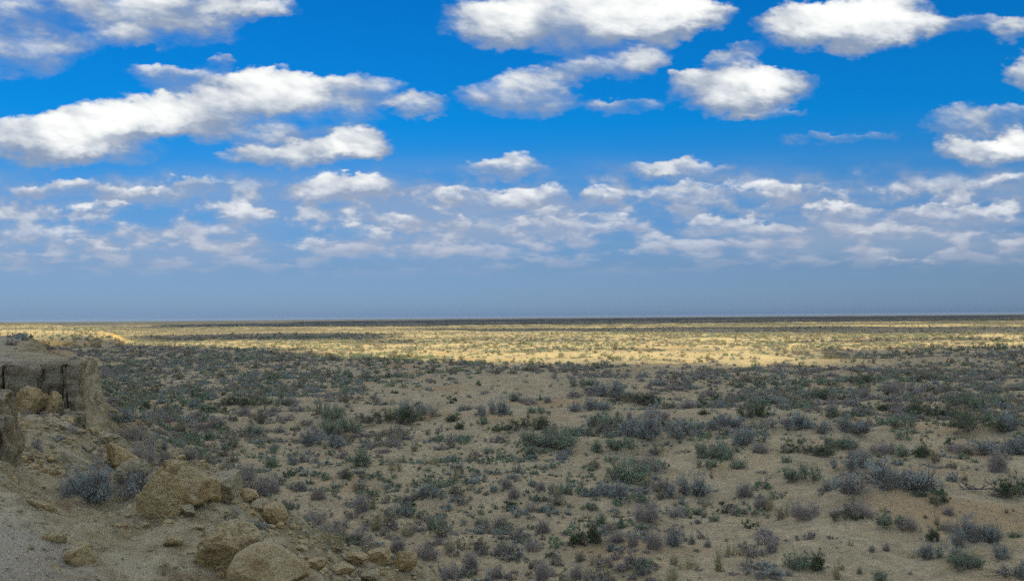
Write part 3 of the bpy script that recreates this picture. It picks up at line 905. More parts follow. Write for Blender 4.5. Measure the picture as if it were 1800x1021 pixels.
def build_cliff():
    # the block that ends the wall, four masses split by deep cracks
    Yb = 38.5
    t = obj('rock_cliff', None, loc=(-17.5, Yb, 8.0))
    tag(t, 'flat-topped brown rock cliff block split by dark vertical cracks, at the left edge', 'cliff')
    def cx(px): return (px - 900) / FPX * Yb
    spec = [(-62, 34, 4.0, 0.0, 11), (37, 97, 3.6, .12, 12), (100, 133, 3.6, -.05, 13), (138, 170, 4.0, .16, 14)]
    for i, (a, b, dp, fw, sd_) in enumerate(spec):
        w = (b - a) / FPX * Yb
        h = 3.6
        me = column_mesh(sd_, w * 1.02, dp, h, M['wall'], taper=-.03)
        o = obj('rock_column', me, t)
        o.location = (cx((a + b) / 2) + 17.5, dp / 2 - 1.2 - fw, 10.40 - h / 2 - 8.0 + .015 * i)
    # slabs at its foot, still part of the wall
    for px, w, hh, sd_ in ((112, 40, 26, 31), (150, 36, 30, 32), (172, 34, 24, 33)):
        ww = w / FPX * Yb
        me = column_mesh(sd_, ww, 1.4, hh / FPX * Yb * 1.5, M['wall'])
        o = obj('ledge', me, t); o.location = (cx(px) + 17.5, -1.3, .3)
    # near wall on the left edge of the view
    Yp = 19.5
    t = obj('rock_cliff', None, loc=(-10.8, Yp, 8.4))
    tag(t, 'upright brown cliff wall cut off by the left edge, behind the grey gravel hump', 'cliff')
    for i, (a, b, top, sd_) in enumerate(((-140, -30, 10.75, 21), (-34, 22, 10.55, 22), (4, 36, 10.2, 23))):
        w = (b - a) / FPX * Yp; h = 3.2
        me = column_mesh(sd_, w, 2.6, h, M['wall'])
        o = obj('rock_column', me, t)
        o.location = ((((a + b) / 2) - 900) / FPX * Yp + 10.8, 1.0 - .15 * i, top - h / 2 - 8.4)
build_cliff()

ROCKS = [
 # px, foot y, width, height, label, kwargs
 (50, 731, 46, 52, 'rounded brown boulder leaning against the cracked cliff block face', dict(at_y=36.3, cuts=5, mat='rock')),
 (86, 730, 30, 42, 'narrow wedge-shaped rock standing right of the rounded boulder at the cliff face', dict(at_y=36.4, cuts=9, mat='rock')),
 (99, 736, 22, 30, 'upright grey-olive slab against the cliff face, right of the narrow wedge rock', dict(at_y=36.5, cuts=10, mat='wall')),
 (113, 758, 24, 18, 'small yellowish rock with a hollow, on rubble just below the cliff block', dict(mat='pale', cuts=9)),
 (132, 742, 22, 11, 'low pale crumbly rock at the foot of the cliff column', dict(mat='pale', cuts=12)),
 (178, 776, 30, 17, 'smooth pale oval rock below the right corner of the cliff block', dict(mat='pale', cuts=4)),
 (151, 792, 26, 17, 'small pale angular rock on the slope above the big blue-grey shrub', dict(mat='pale', cuts=9)),
 (118, 834, 60, 40, 'flat pale slab tilted on the slope just above the big blue-grey shrub', dict(mat='pale', cuts=10, tilt=.35, depth=1.1)),
 (207, 826, 58, 46, 'rounded orange-brown boulder above the pale grey block, mid slope', dict(mat='rock', cuts=5)),
 (230, 850, 56, 42, 'pale grey-green block with a dark split, behind the largest boulder', dict(mat='pale', cuts=8)),
 (205, 826, 12, 20, 'thin white upright stone between the orange-brown boulder and pale block', dict(mat='pale', cuts=9, at_y=None)),
 (306, 846, 54, 38, 'yellow-brown boulder half hidden behind the two largest boulders', dict(mat='rock', cuts=9)),
 (272, 914, 76, 92, 'largest upright brown boulder with a shaded hollow beneath, left of the pair', dict(mat='rock', cuts=7, depth=.9)),
 (336, 894, 80, 72, 'big brown boulder with a flat sloping top, right of the largest boulder', dict(mat='rock', cuts=8, depth=.9)),
 (388, 884, 52, 54, 'pale yellowish boulder right of the two largest boulders', dict(mat='pale', cuts=9)),
 (326, 908, 30, 20, 'small leaning slab wedged at the foot of the two largest boulders', dict(mat='pale', cuts=9, tilt=.5)),
 (298, 906, 14, 24, 'narrow upright stone under the right side of the largest boulder', dict(mat='rock', cuts=9)),
 (352, 892, 22, 34, 'thin pale slab leaning on the flat-topped boulder', dict(mat='pale', cuts=10, tilt=-.5)),
 (436, 882, 34, 22, 'low pile of rounded stones right of the pale yellowish boulder', dict(mat='rock', cuts=12)),
 (458, 896, 34, 18, 'pale front end piece beside the long brown rock on the slope', dict(mat='pale', cuts=8)),
 (482, 920, 46, 34, 'long brown rock lying down the slope on the silhouette edge', dict(mat='rock', cuts=8, tilt=.6)),
 (405, 924, 26, 26, 'small knobbly pale rock between shrubs on the lower slope', dict(mat='pale', cuts=7)),
 (398, 1012, 98, 92, 'large brown angular boulder left of the pale domed boulder near the bottom', dict(mat='rock', cuts=8)),
 (462, 1046, 132, 84, 'large pale tan domed boulder cut off by the bottom edge', dict(mat='rock', cuts=4, rough=.06)),
 (447, 952, 36, 16, 'flat pale slab lying behind the pale domed boulder', dict(mat='pale', cuts=9)),
 (452, 968, 26, 16, 'blue-grey shaded stone in the gap above the pale domed boulder', dict(mat='wall', cuts=9)),
 (300, 962, 36, 22, 'rough olive rock half buried in the brown crust slope', dict(mat='rock', cuts=8)),
 (622, 992, 46, 20, 'broad low brown rock at the toe of the rubble slope', dict(mat='rock', cuts=9)),
 (664, 990, 44, 24, 'yellow-brown rock with a dark overhang at the slope toe', dict(mat='rock', cuts=9)),
 (712, 1004, 40, 34, 'pointed yellow-brown rock at the right end of the slope toe', dict(mat='rock', cuts=7)),
 (600, 1010, 40, 18, 'flat brown rock in front of the broad low rock at the toe', dict(mat='rock', cuts=9)),
 (555, 1000, 34, 18, 'crumbly tan rock on the lower slope left of the toe rocks', dict(mat='rock', cuts=12)),
 (650, 1022, 36, 20, 'pale ridge stone at the bottom edge below the toe rocks', dict(mat='pale', cuts=9)),
 (528, 968, 22, 10, 'small tan stone on the bare slope behind the pale domed boulder', dict(mat='rock', cuts=9)),
 (590, 968, 34, 9, 'flat pale stone under the olive upright brush', dict(mat='pale', cuts=9)),
]
for px, py, w, h, lb, kw in ROCKS:
    put_rock(px, py, w, h, lb, **kw)

ORD = ['nearest', 'second nearest', 'third nearest', 'fourth nearest', 'fifth nearest', 'sixth nearest', 'seventh nearest', 'eighth nearest', 'ninth nearest', 'tenth nearest', 'eleventh nearest', 'twelfth nearest', 'thirteenth nearest', 'fourteenth nearest', 'fifteenth nearest', 'sixteenth nearest', 'seventeenth nearest', 'farthest']
SLM = [('the largest upright boulder', 272, 880), ('the flat-topped boulder', 336, 868), ('the pale domed boulder', 462, 1000), ('the long brown rock', 482, 900),
       ('the flat tilted slab', 118, 820), ('the orange-brown boulder', 207, 810), ('the pale split block', 232, 832), ('the smooth oval rock', 178, 768),
       ('the toe rocks', 665, 985), ('the big hollow shrub', 182, 860), ('the cliff block foot', 110, 745), ('the angular brown boulder', 398, 975), ('the pale yellowish boulder', 388, 860), ('the crumbly toe rock', 555, 990)]
RUB = [rock_mesh(700 + i, 3, M['rock' if i % 3 else 'pale'], 9, .12) for i in range(9)]
def rubble():
    """loose stones on the slope: the larger ones one by one, the rest together"""
    rng = np.random.default_rng(5)
    n = 4200
    px = rng.uniform(-40, 800, n); py = rng.uniform(735, 1040, n)
    pts = []
    d = cF[None] + cR[None] * ((px - 900) / FPX)[:, None] + cU[None] * ((510.5 - py) / FPX)[:, None]
    d /= d[:, 1:2]
    T = np.arange(5, 62, .25)
    Xs = d[:, 0:1] * T; Ys = np.broadcast_to(T, Xs.shape); Zs = 12 + d[:, 2:3] * T
    Zg = z_scarp(Xs.ravel(), Ys.ravel()).reshape(Xs.shape)
    hit = Zs < Zg
    ok = hit.any(1); ix = hit.argmax(1)
    x = d[:, 0] * T[ix]; y = T[ix]
    z = Z(x, y)
    dens = fbm2(x / 3.0, y / 3.0, 3, 88) + .25 * sm(6.0, 2.0, z)
    ok &= (z > .05) & (y > 11) & (dens > -.12) & (z < 9.9)
    x, y, z = x[ok], y[ok], z[ok]
    size = .05 + .42 * rng.random(len(x)) ** 6
    wpx = size / y * FPX
    order = np.argsort(-wpx)
    big = order[:72]; rest = order[72:]
    srows = {}
    row = 0
    for i in big:
        me = RUB[rng.integers(0, 9)]
        s = size[i] / 2 * 1.1
        o = obj('stone', me, loc=(x[i], y[i], z[i] + s * .25))
        o.rotation_euler = (rng.uniform(-.5, .5), rng.uniform(-.5, .5), rng.uniform(0, 6.28))
        o.scale = (s * rng.uniform(.8, 1.3), s * rng.uniform(.8, 1.2), s * rng.uniform(.45, .9))
        tag(o, None, 'stone', 'loose stones on the rubble slope')
        sx_, sy_, _ = proj(x[i], y[i], z[i])
        best = min(SLM, key=lambda q: math.hypot(sx_ - q[1], 1.4 * (sy_ - q[2])))
        dx, dy = sx_ - best[1], sy_ - best[2]
        rel = ('right of' if dx > 0 else 'left of') if abs(dx) > abs(dy) else ('in front of' if dy > 0 else 'behind')
        key = ('flat' if o.scale[2] < .55 * o.scale[0] else 'rounded', 'pale' if me.materials[0] == M['pale'] else 'brown', rel, best[0])
        srows.setdefault(key, []).append((math.hypot(dx, dy), o))
    for key, qs in srows.items():
        qs.sort(key=lambda q: q[0])
        for n_, (_, o) in enumerate(qs):
            o['label'] = '%s %s loose stone %s %s' % key + ('' if len(qs) == 1 else ', %s of its kind' % ORD[min(n_, 17)])
    # the rest: one mesh
    v0, f0 = ICO[2]
    VV, FF, off = [], [], 0
    for i in rest:
        s = size[i] / 2
        sc = np.array([s * rng.uniform(.7, 1.4), s * rng.uniform(.7, 1.3), s * rng.uniform(.4, .9)])
        nn = rng.normal(0, 1, (5, 3)); nn /= np.linalg.norm(nn, axis=1)[:, None]
        rr = np.min(np.where(v0 @ nn.T > .1, .7 / np.maximum(v0 @ nn.T, .1), 1.0), 1)
        a = rng.uniform(0, 6.28); ca, sa = math.cos(a), math.sin(a)
        p = v0 * rr[:, None] * sc
        p = np.stack([p[:, 0] * ca - p[:, 1] * sa, p[:, 0] * sa + p[:, 1] * ca, p[:, 2]], 1) + [x[i], y[i], z[i] + s * .2]
        VV.append(p); FF.append(f0 + off); off += len(v0)
    o = obj('small_rubble', mesh_np('small_rubble', np.concatenate(VV), np.concatenate(FF), M['rock'], False))
    tag(o, 'small rubble and crumbs strewn over the slope below the cliff', 'rubble', kind='stuff')
    # gravel on the rounded hump at the viewer's feet
    n = 9000
    gx = rng.uniform(-6.5, 1.5, n); gy = rng.uniform(4.5, 13, n)
    sp = sdist(P, gx, gy); keep = (sp < 2.0) & (rng.random(n) < np.where(sp < .4, 1, .35)); gx, gy = gx[keep], gy[keep]
    gz = Z(gx, gy)
    v1 = np.array([(1, 0, 0), (-1, 0, 0), (0, 1, 0), (0, -1, 0), (0, 0, 1), (0, 0, -1)], float)
    f1 = np.array([(0, 2, 4), (2, 1, 4), (1, 3, 4), (3, 0, 4), (2, 0, 5), (1, 2, 5), (3, 1, 5), (0, 3, 5)])
    k = len(gx)
    s = (.006 + .020 * rng.random(k) ** 3)[:, None, None]
    jit = rng.uniform(.6, 1.3, (k, 6, 1))
    a = rng.uniform(0, 6.28, k)
    v = v1[None] * jit * s
    vx = v[..., 0] * np.cos(a)[:, None] - v[..., 1] * np.sin(a)[:, None]
    vy = v[..., 0] * np.sin(a)[:, None] + v[..., 1] * np.cos(a)[:, None]
    V = np.stack([vx + gx[:, None], vy + gy[:, None], v[..., 2] * .7 + gz[:, None]], -1).reshape(-1, 3)
    F = (f1[None] + (np.arange(k) * 6)[:, None, None]).reshape(-1, 3)
    o = obj('gravel', mesh_np('gravel', V, F, M['pale'], False))
    tag(o, 'fine grey gravel strewn on the rounded hump at the lower left', 'gravel', kind='stuff')
rubble()
def clods():
    rng = np.random.default_rng(15)
    n = 9000
    x = rng.uniform(-10, 2, n); y = rng.uniform(5, 17, n)
    sp = sdist(P, x, y)
    keep = (sp > -1.8) & (fbm2(x / 1.1, y / 1.1, 3, 66) > -.15)
    x, y = x[keep], y[keep]; z = Z(x, y)
    v0, f0 = ICO[2]
    v0 = ico(1)[0]; f0 = ico(1)[1]
    k = len(x)
    sz = (.012 + .055 * rng.random(k) ** 4)[:, None, None]
    v = v0[None] * sz * rng.uniform(.65, 1.25, (k, len(v0), 1)) * np.array([1, 1, .7])
    V = (v + np.stack([x, y, z], 1)[:, None, :]).reshape(-1, 3)
    F = (f0[None] + (np.arange(k) * len(v0))[:, None, None]).reshape(-1, 3)
    o = obj('clay_clods', mesh_np('clay_clods', V, F, M['rock'], False))
    tag(o, 'brown clay clods and crumbs on the crust at the lower left', 'clods', kind='stuff')
clods()
def crags():
    # angular bedrock and hard clay breaking through the bank, half buried
    rng = np.random.default_rng(31)
    v0, f0 = ICO[3]
    n = 5200
    x = rng.uniform(-17, 1, n); y = 5.5 + 38.5 * rng.random(n) ** 1.5
    sp = sdist(P, x, y)
    z = Z(x, y)
    keep = (((sp > -1.2) & (y < 13)) | (sp > .5)) & (z > .2) & (z < 10.6) & (fbm2(x / 2.4, y / 2.4, 4, 67) > -.04)
    x, y, z = x[keep][:1100], y[keep][:1100], z[keep][:1100]
    VV, FF, off = [], [], 0
    for i in range(len(x)):
        s_ = (.05 + .20 * rng.random() ** 2.2) * (.75 if y[i] < 13 else 1.2)
        nn = rng.normal(0, 1, (11, 3)); nn /= np.linalg.norm(nn, axis=1)[:, None]
        dt = v0 @ nn.T; dd = rng.uniform(.4, .85, 11)
        rr = np.min(np.where(dt > .08, dd / np.maximum(dt, .08), 1.0), 1)
        p = v0 * (rr * (1 + .16 * fbm3(v0 + i, 2.5, 3, 9)))[:, None] * s_ * np.array([rng.uniform(.9, 1.9), rng.uniform(.8, 1.5), rng.uniform(.5, .95)])
        a = rng.uniform(0, 6.28); t = rng.uniform(-.5, .5)
        p = p @ np.array(Matrix.Rotation(a, 3, 'Z') @ Matrix.Rotation(t, 3, 'Y')).T + [x[i], y[i], z[i]]
        VV.append(p); FF.append(f0 + off); off += len(v0)
    o = obj('crags', mesh_np('crags', np.concatenate(VV), np.concatenate(FF), M['rock'], False))
    tag(o, 'broken angular lumps of hard clay sticking out of the bank at the lower left', 'rubble', kind='stuff')
crags()

# ------------------------------------------------------------------ shrubs one by one
PLACED = []          # px, py, wpx, kind, x, y
placed_meta = []
TYPE_NAME = {'green': 'green_shrub', 'blue': 'blue_grey_shrub', 'purple': 'twiggy_shrub', 'tan': 'dry_brush', 'dark': 'dark_shrub'}
rngS = np.random.default_rng(77)
def put_shrub(x, y, z, w, h, kind, shape, parts=True):
    ms, ml = PROTO[kind][shape]
    kh = KINDS[kind]['hgt']
    rz = rngS.uniform(-.5, .5) + (math.pi if rngS.random() < .5 else 0)
    dscale = w if shape != 3 else w * .75
    r = obj(TYPE_NAME[kind], None, loc=(x, y, z - .02), rz=rz, sc=(w * 1.22, dscale * 1.18, h / kh * 1.08))
    r.empty_display_size = .1
    a = obj('stems', ms, r); b = obj('foliage', ml, r)
    return r

for s in SHRUBS:
    px, py, wp, hp, kind, shape = s
    x, y, z = at(px, py)
    w, h = wp / FPX * y, hp / FPX * y
    dd = .22 * w
    x, y = x + x / y * dd, y + dd
    z = float(Z(x, y)[0])
    r = put_shrub(x, y, z, w, h, kind, shape)
    q = proj(x, y, z)
    PLACED.append((r, q[0], q[1] , wp, hp, kind, shape))

# fill-in shrubs by natural density, drawn over the ground, not over the picture
def field(n, r0, r1, seed, azm=33):
    rng = np.random.default_rng(seed)
    az = np.radians(rng.uniform(-azm, azm, n)); rr = np.sqrt(rng.uniform(r0 ** 2, r1 ** 2, n))
    x, y = rr * np.sin(az), rr * np.cos(az)
    d = fbm2(x / 16, y / 16, 3, 91) * .7 + fbm2(x / 60, y / 60, 2, 92) * .7 + .35 * sm(.0, -.5, x / y) * sm(60, 110, y)
    keep = rng.random(n) < np.clip(.74 + 1.7 * d, .08, 1)
    return x[keep], y[keep], rng

def kinds_for(x, y, rng, small=False):
    t = fbm2(x / 25 + 40, y / 25, 3, 95) + rng.normal(0, .28, len(x))
    k = np.where(t > .12, 0, np.where(t > -.16, 1, 2))
    u = rng.random(len(x))
    k = np.where(u < .10, 3, k); k = np.where(u > .93, 4, k)
    return k
KL = ['green', 'blue', 'purple', 'tan', 'dark']

n_left = 300 - len(PLACED)
fx, fy, frng = field(2300, 46, 175, 3)
fk = kinds_for(fx, fy, frng)
fw = .6 + 2.3 * frng.random(len(fx)) ** 2.0
fz = Z(fx, fy)
hand = np.array([(p[1], p[2], p[3]) for p in PLACED])
cand = []
for i in range(len(fx)):
    a, b, w_ = proj(fx[i], fy[i], fz[i])
    if not (5 < a < 1795 and b < 1018) or fz[i] > 2.0:
        continue
    if (Z(np.array([fx[i]]), np.array([fy[i]])) > z_far(np.array([fx[i]]), np.array([fy[i]])) + .02)[0]:
        continue
    wp = fw[i] / w_ * FPX
    dx = np.abs(hand[:, 0] - a); dy = np.abs(hand[:, 1] - 6 - b)
    near = dy < 16 + .3 * wp
    if np.any(near & (dx < hand[:, 2] * .55 + wp * .4)):
        continue
    cand.append((wp, i, a, b))
cand.sort(reverse=True)
taken = set()
for wp, i, a, b in cand[:n_left]:
    kind = KL[fk[i]]
    sh = int(frng.integers(0, 3))
    hgt = fw[i] * KINDS[kind]['hgt'] * frng.uniform(.6, .95)
    r = put_shrub(fx[i], fy[i], fz[i], fw[i], hgt, kind, sh)
    PLACED.append((r, a, b, wp, hgt / fy[i] * FPX, kind, sh)); taken.add(i)
print('shrubs', len(PLACED), 'candidates', len(cand))

# dead branches lying on the sand
def dead_branch(px, py, wpx, hpx, label, lean):
    x, y, z = at(px, py)
    w, h = wpx / FPX * y, hpx / FPX * y
    rng = np.random.default_rng(int(px))
    V, F = [], []
    def limb(p, d, L, r, dep):
        n = 5; pts = [np.array(p)]
        d = np.array(d, float)
        for i in range(n):
            d = d + rng.normal(0, .12, 3); d /= np.linalg.norm(d)
            q = pts[-1] + d * L / n
            q[2] = max(q[2], r)
            pts.append(q)
        b0 = len(V)
        for i, q in enumerate(pts):
            rr = r * (1 - .75 * i / n)
            for k in range(5):
                a = k * 1.2566
                side = np.cross(d, [0, 0, 1.0]); side /= np.linalg.norm(side) + 1e-6; up = np.cross(side, d)
                V.append(q + rr * (math.cos(a) * side + math.sin(a) * up))
        for i in range(n):
            for k in range(5):
                F.append((b0 + i * 5 + k, b0 + i * 5 + (k + 1) % 5, b0 + (i + 1) * 5 + (k + 1) % 5, b0 + (i + 1) * 5 + k))
        if dep < 3:
            for j in range(3 if dep else 6):
                i = rng.integers(1, n)
                nd = d + rng.normal(0, .55, 3); nd[2] = abs(nd[2]) * .8
                limb(pts[i], nd / np.linalg.norm(nd), L * rng.uniform(.35, .6), r * .55, dep + 1)
    limb((-w * .5 * lean, 0, .03), (lean, .15, h / w * .7), w * .95, w * .022, 0)
    o = obj('dead_branch', mesh_np('dead_branch', np.array(V), np.array(F), M['dead']), loc=(x, y, z))
    tag(o, label, 'branch')
dead_branch(1728, 862, 84, 20, 'fallen dark dead branch lying left of the dark shrub at the right edge', -1)
dead_branch(1596, 734, 64, 14, 'low dark dead branch left of the tall dark shrub, upper right', -1)
dead_branch(1348, 858, 40, 26, 'leaning dead branch on a dune flank left of the green shrub clump', 1)
dead_branch(1775, 1024, 74, 34, 'tangle of dark dead branches at the bottom right corner', -1)
dead_branch(1480, 842, 40, 26, 'slanting dead branch behind the huge blue-grey domed shrub', 1)

# ------------------------------------------------------------------ labels for the shrubs
LM = [('the huge domed shrub', 1558, 872), ('the compact dark bush', 1622, 806), ('the round green shrub', 1086, 844), ('the sprawling corner thicket', 1712, 962),
      ('the long green hedge', 968, 789), ('the dark mound shrub', 684, 747), ('the round fuzzy shrub', 1757, 829), ('the upright olive brush', 578, 961),
      ('the dark twin shrubs', 1032, 960), ('the broad blue-grey thicket', 1148, 772), ('the dark bush row', 1732, 757), ('the tall thin brush', 1262, 1004),
      ('the round mauve shrub', 633, 902), ('the flat-topped boulder', 336, 890), ('the wide flat bush', 1113, 711), ('the tall blue-green clump', 1321, 738),
      ('the pale sand track', 1480, 965), ('the cliff corner', 172, 740), ('the long fuzzy thicket', 444, 865)]
OWN = {(1558, 150): 'huge domed blue-grey shrub on a sand mound, widest on the right half', (1622, 38): 'compact dark olive bush standing upright on bare sand, right half',
       (1086, 84): 'large round green shrub on a sandy rise in the middle', (1712, 84): 'widest blue-grey shrub of the sprawling thicket in the lower right corner',
       (968, 112): 'long low green hedge-like shrub on a sand ridge left of centre', (684, 64): 'dark green mound-shaped shrub crowning a low dune, left half',
       (1757, 58): 'round fuzzy purple-grey shrub near the right edge', (578, 54): 'upright olive-green brush like a broom at the foot of the rubble slope',
       (1019, 44): 'left of the dark green twin shrubs low in the middle', (1046, 38): 'right and taller of the dark green twin shrubs low in the middle',
       (1148, 100): 'broad blue-grey thicket shrub with several heads, centre right', (1732, 94): 'long dark green bush row below the horizon at the right edge',
       (1262, 30): 'tall thin dry brush standing at the bottom, right of centre', (633, 44): 'round mauve shrub left of the centre, above the olive brush',
       (1113, 60): 'wide flat dark green bush on open sand, centre of the plain', (1321, 54): 'tall blue-green clump of shrub on the plain, right of centre',
       (182, 112): 'big blue-grey shrub in the hollow between gravel hump and boulders', (444, 64): 'long fuzzy purple-grey thicket beyond the rubble slope edge'}
COLN = {'green': 'grey-green leafy shrub', 'blue': 'blue-grey shrub', 'purple': 'purple-grey twiggy shrub', 'tan': 'dry olive brush', 'dark': 'dark green shrub'}
def size_word(wp):
    return 'broad' if wp > 66 else 'large' if wp > 46 else 'medium' if wp > 30 else 'small' if wp > 19 else 'tiny'
used = {}
rows = []
for (r, a, b, wp, hp, kind, sh) in PLACED:
    key = None
    for (kx, kw_), lb in OWN.items():
        if abs(kx - a) < 12 and abs(kw_ - wp) < 1.5:
            key = (kx, kw_)
    if key:
        lb = OWN.pop(key)
        r['label'] = lb
    else:
        best = None
        for nm, lx, ly in LM:
            dx, dy = a - lx, (b - ly) * 1.6
            dist = math.hypot(dx, dy)
            if best is None or dist < best[0]:
                best = (dist, nm, dx, dy)
        dist, nm, dx, dy = best
        if abs(dx) > abs(dy) * 1.1:
            rel = 'right of' if dx > 0 else 'left of'
        else:
            rel = 'in front of' if dy > 0 else 'behind'
        rows.append((size_word(wp) + ' ' + COLN[kind], rel, nm, dist, r))
    tag(r, None, 'shrub', 'shrubs scattered over the sandy plain')
grp = {}
for q in rows:
    grp.setdefault(q[:3], []).append(q)
for k, qs in grp.items():
    qs.sort(key=lambda q: q[3])
    for i, q in enumerate(qs):
        if len(qs) == 1:
            q[4]['label'] = '%s %s %s' % (q[0], q[1], q[2])
        else:
            q[4]['label'] = '%s %s %s, %s of its kind' % (q[0], q[1], q[2], ORD[min(i, 17)])

# ------------------------------------------------------------------ the rest of the scrub, beyond counting
def scatter_rest():
    P_, I_, R_, S_ = [], [], [], []
    def add(x, y, z, k, w, hs, rng):
        idx = k * 3 + rng.integers(0, 3, len(x))
        kh = np.array([KINDS[q]['hgt'] for q in KL])[k]
        P_.append(np.stack([x, y, z - .02], 1)); I_.append(idx); R_.append(rng.uniform(0, 6.28, len(x)))
        S_.append(np.stack([w, w, w * hs], 1))
    # candidates not taken as individuals
    ids = [i for _, i, _, _ in cand[n_left:]]
    x, y = fx[ids], fy[ids]
    add(x, y, fz[ids], fk[ids], fw[ids], frng.uniform(.75, 1.1, len(ids)), frng)
    # small plants between the shrubs
    for (n, r0, r1, w0, w1, seed) in ((13000, 44, 125, .14, .85, 201), (9000, 90, 260, .25, 1.1, 202)):
        x, y, rng = field(n, r0, r1, seed)
        z = Z(x, y); k = kinds_for(x, y, rng)
        k = np.where((k == 4) & (rng.random(len(x)) < .6), 2, k)
        ok = (Z(x, y) < z_far(x, y) + .6)
        x, y, z, k = x[ok], y[ok], z[ok], k[ok]
        add(x, y, z, k, w0 + (w1 - w0) * rng.random(len(x)) ** 3.0, rng.uniform(.7, 1.2, len(x)), rng)
    for (n, r0, r1, w0, w1, seed) in ((5000, 46, 112, .35, 2.1, 210), (27000, 96, 330, .6, 3.2, 203), (36000, 330, 700, .9, 3.6, 204), (26000, 700, 1600, 1.0, 3.6, 205), (14000, 1600, 3200, 1.6, 5.0, 206)):
        x, y, rng = field(n, r0, r1, seed)
        z = Z(x, y); ok = (z < 5.0) | (rng.random(len(x)) < np.where(r0 > 300, .4, .05))
        x, y, z = x[ok], y[ok], z[ok]; k = kinds_for(x, y, rng)
        add(x, y, z, k, w0 + (w1 - w0) * rng.random(len(x)) ** 2, rng.uniform(.55, .95, len(x)), rng)
    # the plateau top and the hill on the left
    rng = np.random.default_rng(208)
    x = rng.uniform(-90, -16, 1500); y = rng.uniform(38, 160, 1500); z = Z(x, y); ok = (z > 9) & (y > 50 + 20 * rng.random(1500)) & (rng.random(1500) < .5)
    x, y, z = x[ok], y[ok], z[ok]; k = kinds_for(x, y, rng)
    add(x, y, z, k, .1 + .35 * rng.random(len(x)) ** 2, rng.uniform(.4, .8, len(x)), rng)
    x = rng.uniform(-240, -100, 800); y = rng.uniform(195, 350, 800); z = Z(x, y); ok = (z > 2.5)
    x, y, z = x[ok], y[ok], z[ok]; k = np.where(rng.random(len(x)) < .6, 4, 1)
    add(x, y, z, k, .8 + 1.8 * rng.random(len(x)) ** 2, rng.uniform(.6, 1, len(x)), rng)
    # small shrubs of the rubble slope
    rng = np.random.default_rng(209)
    x = rng.uniform(-20, 2, 4200); y = rng.uniform(14, 54, 4200); z = Z(x, y); ok = (z > .1) & (z < 9.3) & (fbm2(x / 4, y / 4, 2, 97) > -.05)
    x, y, z = x[ok], y[ok], z[ok]; k = np.where(rng.random(len(x)) < .6, 2, 1)
    add(x, y, z, k, .15 + .5 * rng.random(len(x)) ** 2, rng.uniform(.6, 1, len(x)), rng)
    pts = np.concatenate(P_)
    o = gn_scatter('desert_scrub', pts, np.concatenate(I_), np.concatenate(R_), np.concatenate(S_))
    tag(o, 'small tufts and distant low scrub covering the plain out to the horizon', 'scrub', kind='stuff')
    print('scatter', len(pts))
scatter_rest()

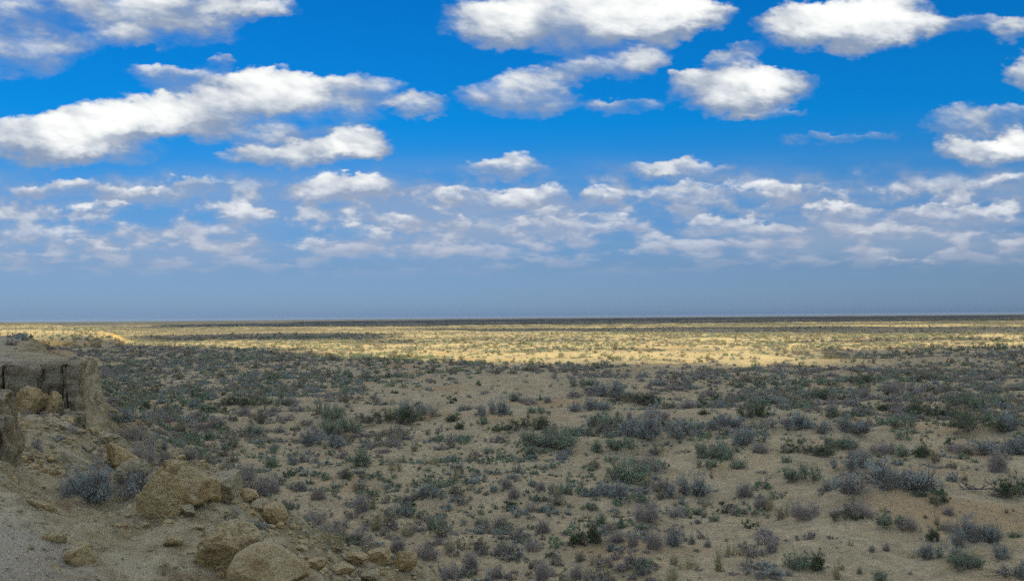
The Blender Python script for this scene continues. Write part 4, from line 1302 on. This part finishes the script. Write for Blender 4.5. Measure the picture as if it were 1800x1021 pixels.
# ------------------------------------------------------------------ clouds overhead that throw the shade on the plain
def mat_cloud():
    mt = bpy.data.materials.new('cloud'); mt.use_nodes = True; mt.node_tree.nodes.clear()
    N = NT(mt.node_tree)
    d = N.n('ShaderNodeBsdfDiffuse'); d.inputs[0].default_value = (.92, .92, .92, 1)
    t = N.n('ShaderNodeBsdfTranslucent'); t.inputs[0].default_value = (.85, .87, .9, 1)
    mx = N.n('ShaderNodeMixShader'); mx.inputs[0].default_value = .5
    o = N.n('ShaderNodeOutputMaterial')
    N.put(mx.inputs[1], d.outputs[0]); N.put(mx.inputs[2], t.outputs[0]); N.put(o.inputs[0], mx.outputs[0])
    return mt
M['cloud'] = mat_cloud()
ALT = 1800.0
def cloud(poly, cell, edge, thick, seed, label):
    """a flat-based cumulus whose shade falls on the given outline of ground"""
    off = sun_dir / sun_dir[2] * ALT
    p = np.array(poly, float)
    x0, y0 = p.min(0) - 2 * edge; x1, y1 = p.max(0) + 2 * edge
    xs = np.arange(x0, x1, cell); ys = np.arange(y0, y1, cell)
    X, Y = np.meshgrid(xs, ys)
    xr, yr = X.ravel(), Y.ravel()
    s = sdist(poly, xr, yr) + edge * 1.6 * fbm2(xr / (edge * 2.2), yr / (edge * 2.2), 5, seed, .65)
    zt = np.clip(-s, 0, thick * 3) ** .6 * (thick / (thick * 3) ** .6) * (1 + .5 * fbm2(xr / (edge * 2), yr / (edge * 2), 4, seed + 5))
    zb = -.08 * np.clip(-s, 0, 200)
    ins = (s < 0)
    Fq = grid_faces(len(ys), len(xs))
    keep = ins[Fq].sum(1) >= 3
    Fq = Fq[keep]
    Vt = np.stack([xr, yr, np.maximum(zt, 0) + 2], 1); Vb = np.stack([xr, yr, zb], 1)
    V = np.concatenate([Vt, Vb]); F = np.concatenate([Fq, Fq[:, ::-1] + len(Vt)])
    used_ = np.zeros(len(V), bool); used_[F.ravel()] = True
    rm = np.cumsum(used_) - 1
    o = obj('cloud', mesh_np('cloud', V[used_], rm[F], M['cloud']), loc=tuple(off))
    o['kind'] = 'structure'
    return o
cloud([(-1500, -700), (1500, -700), (1500, 335), (400, 350), (183, 352), (165, 362), (120, 326), (88, 272), (70, 236), (14, 252), (-32, 284), (-53, 312), (-84, 372), (-138, 455), (-180, 430), (-240, 398), (-320, 385), (-1500, 360)], 9.0, 26, 260, 1, '')
cloud([(-290, 760), (-195, 548), (-120, 540), (-75, 565), (-62, 600), (-90, 790), (-240, 880)], 7.0, 20, 90, 2, '')
cloud([(-75, 465), (10, 478), (75, 470), (80, 492), (-10, 505), (-85, 496)], 4.0, 9, 40, 6, '')
cloud([(120, 415), (175, 428), (250, 418), (250, 440), (170, 452), (118, 436)], 4.0, 9, 40, 7, '')
cloud([(-20, 345), (45, 352), (95, 340), (98, 352), (40, 366), (-22, 358)], 3.0, 7, 30, 8, '')
cloud([(-92, 980), (-105, 1120), (59, 1045), (177, 1045), (450, 900), (1000, 860), (1000, 590), (309, 600), (118, 700), (47, 834)], 9.0, 24, 120, 3, '')
cloud([(-800, 2300), (-520, 1650), (-230, 1450), (360, 1600), (1300, 1750), (6000, 1850), (6000, 6600), (-200, 6600), (-900, 4200)], 60.0, 160, 400, 4, '')

# ------------------------------------------------------------------ air
HAZE = 0.000026
if HAZE > 0:
    bm = bmesh.new(); bmesh.ops.create_cube(bm, size=1)
    me = bpy.data.meshes.new('haze'); bm.to_mesh(me); bm.free()
    o = obj('haze', me, loc=(0, 0, 10), sc=(47000, 47000, 40))
    mt = bpy.data.materials.new('haze'); mt.use_nodes = True; mt.node_tree.nodes.clear()
    N = NT(mt.node_tree)
    v = N.n('ShaderNodeVolumePrincipled'); v.inputs['Color'].default_value = (.5, .68, 1.0, 1); v.inputs['Density'].default_value = HAZE
    oo = N.n('ShaderNodeOutputMaterial'); N.put(oo.inputs['Volume'], v.outputs[0])
    me.materials.append(mt)
    tag(o, 'thin blue air haze over the plain', 'haze', kind='stuff')
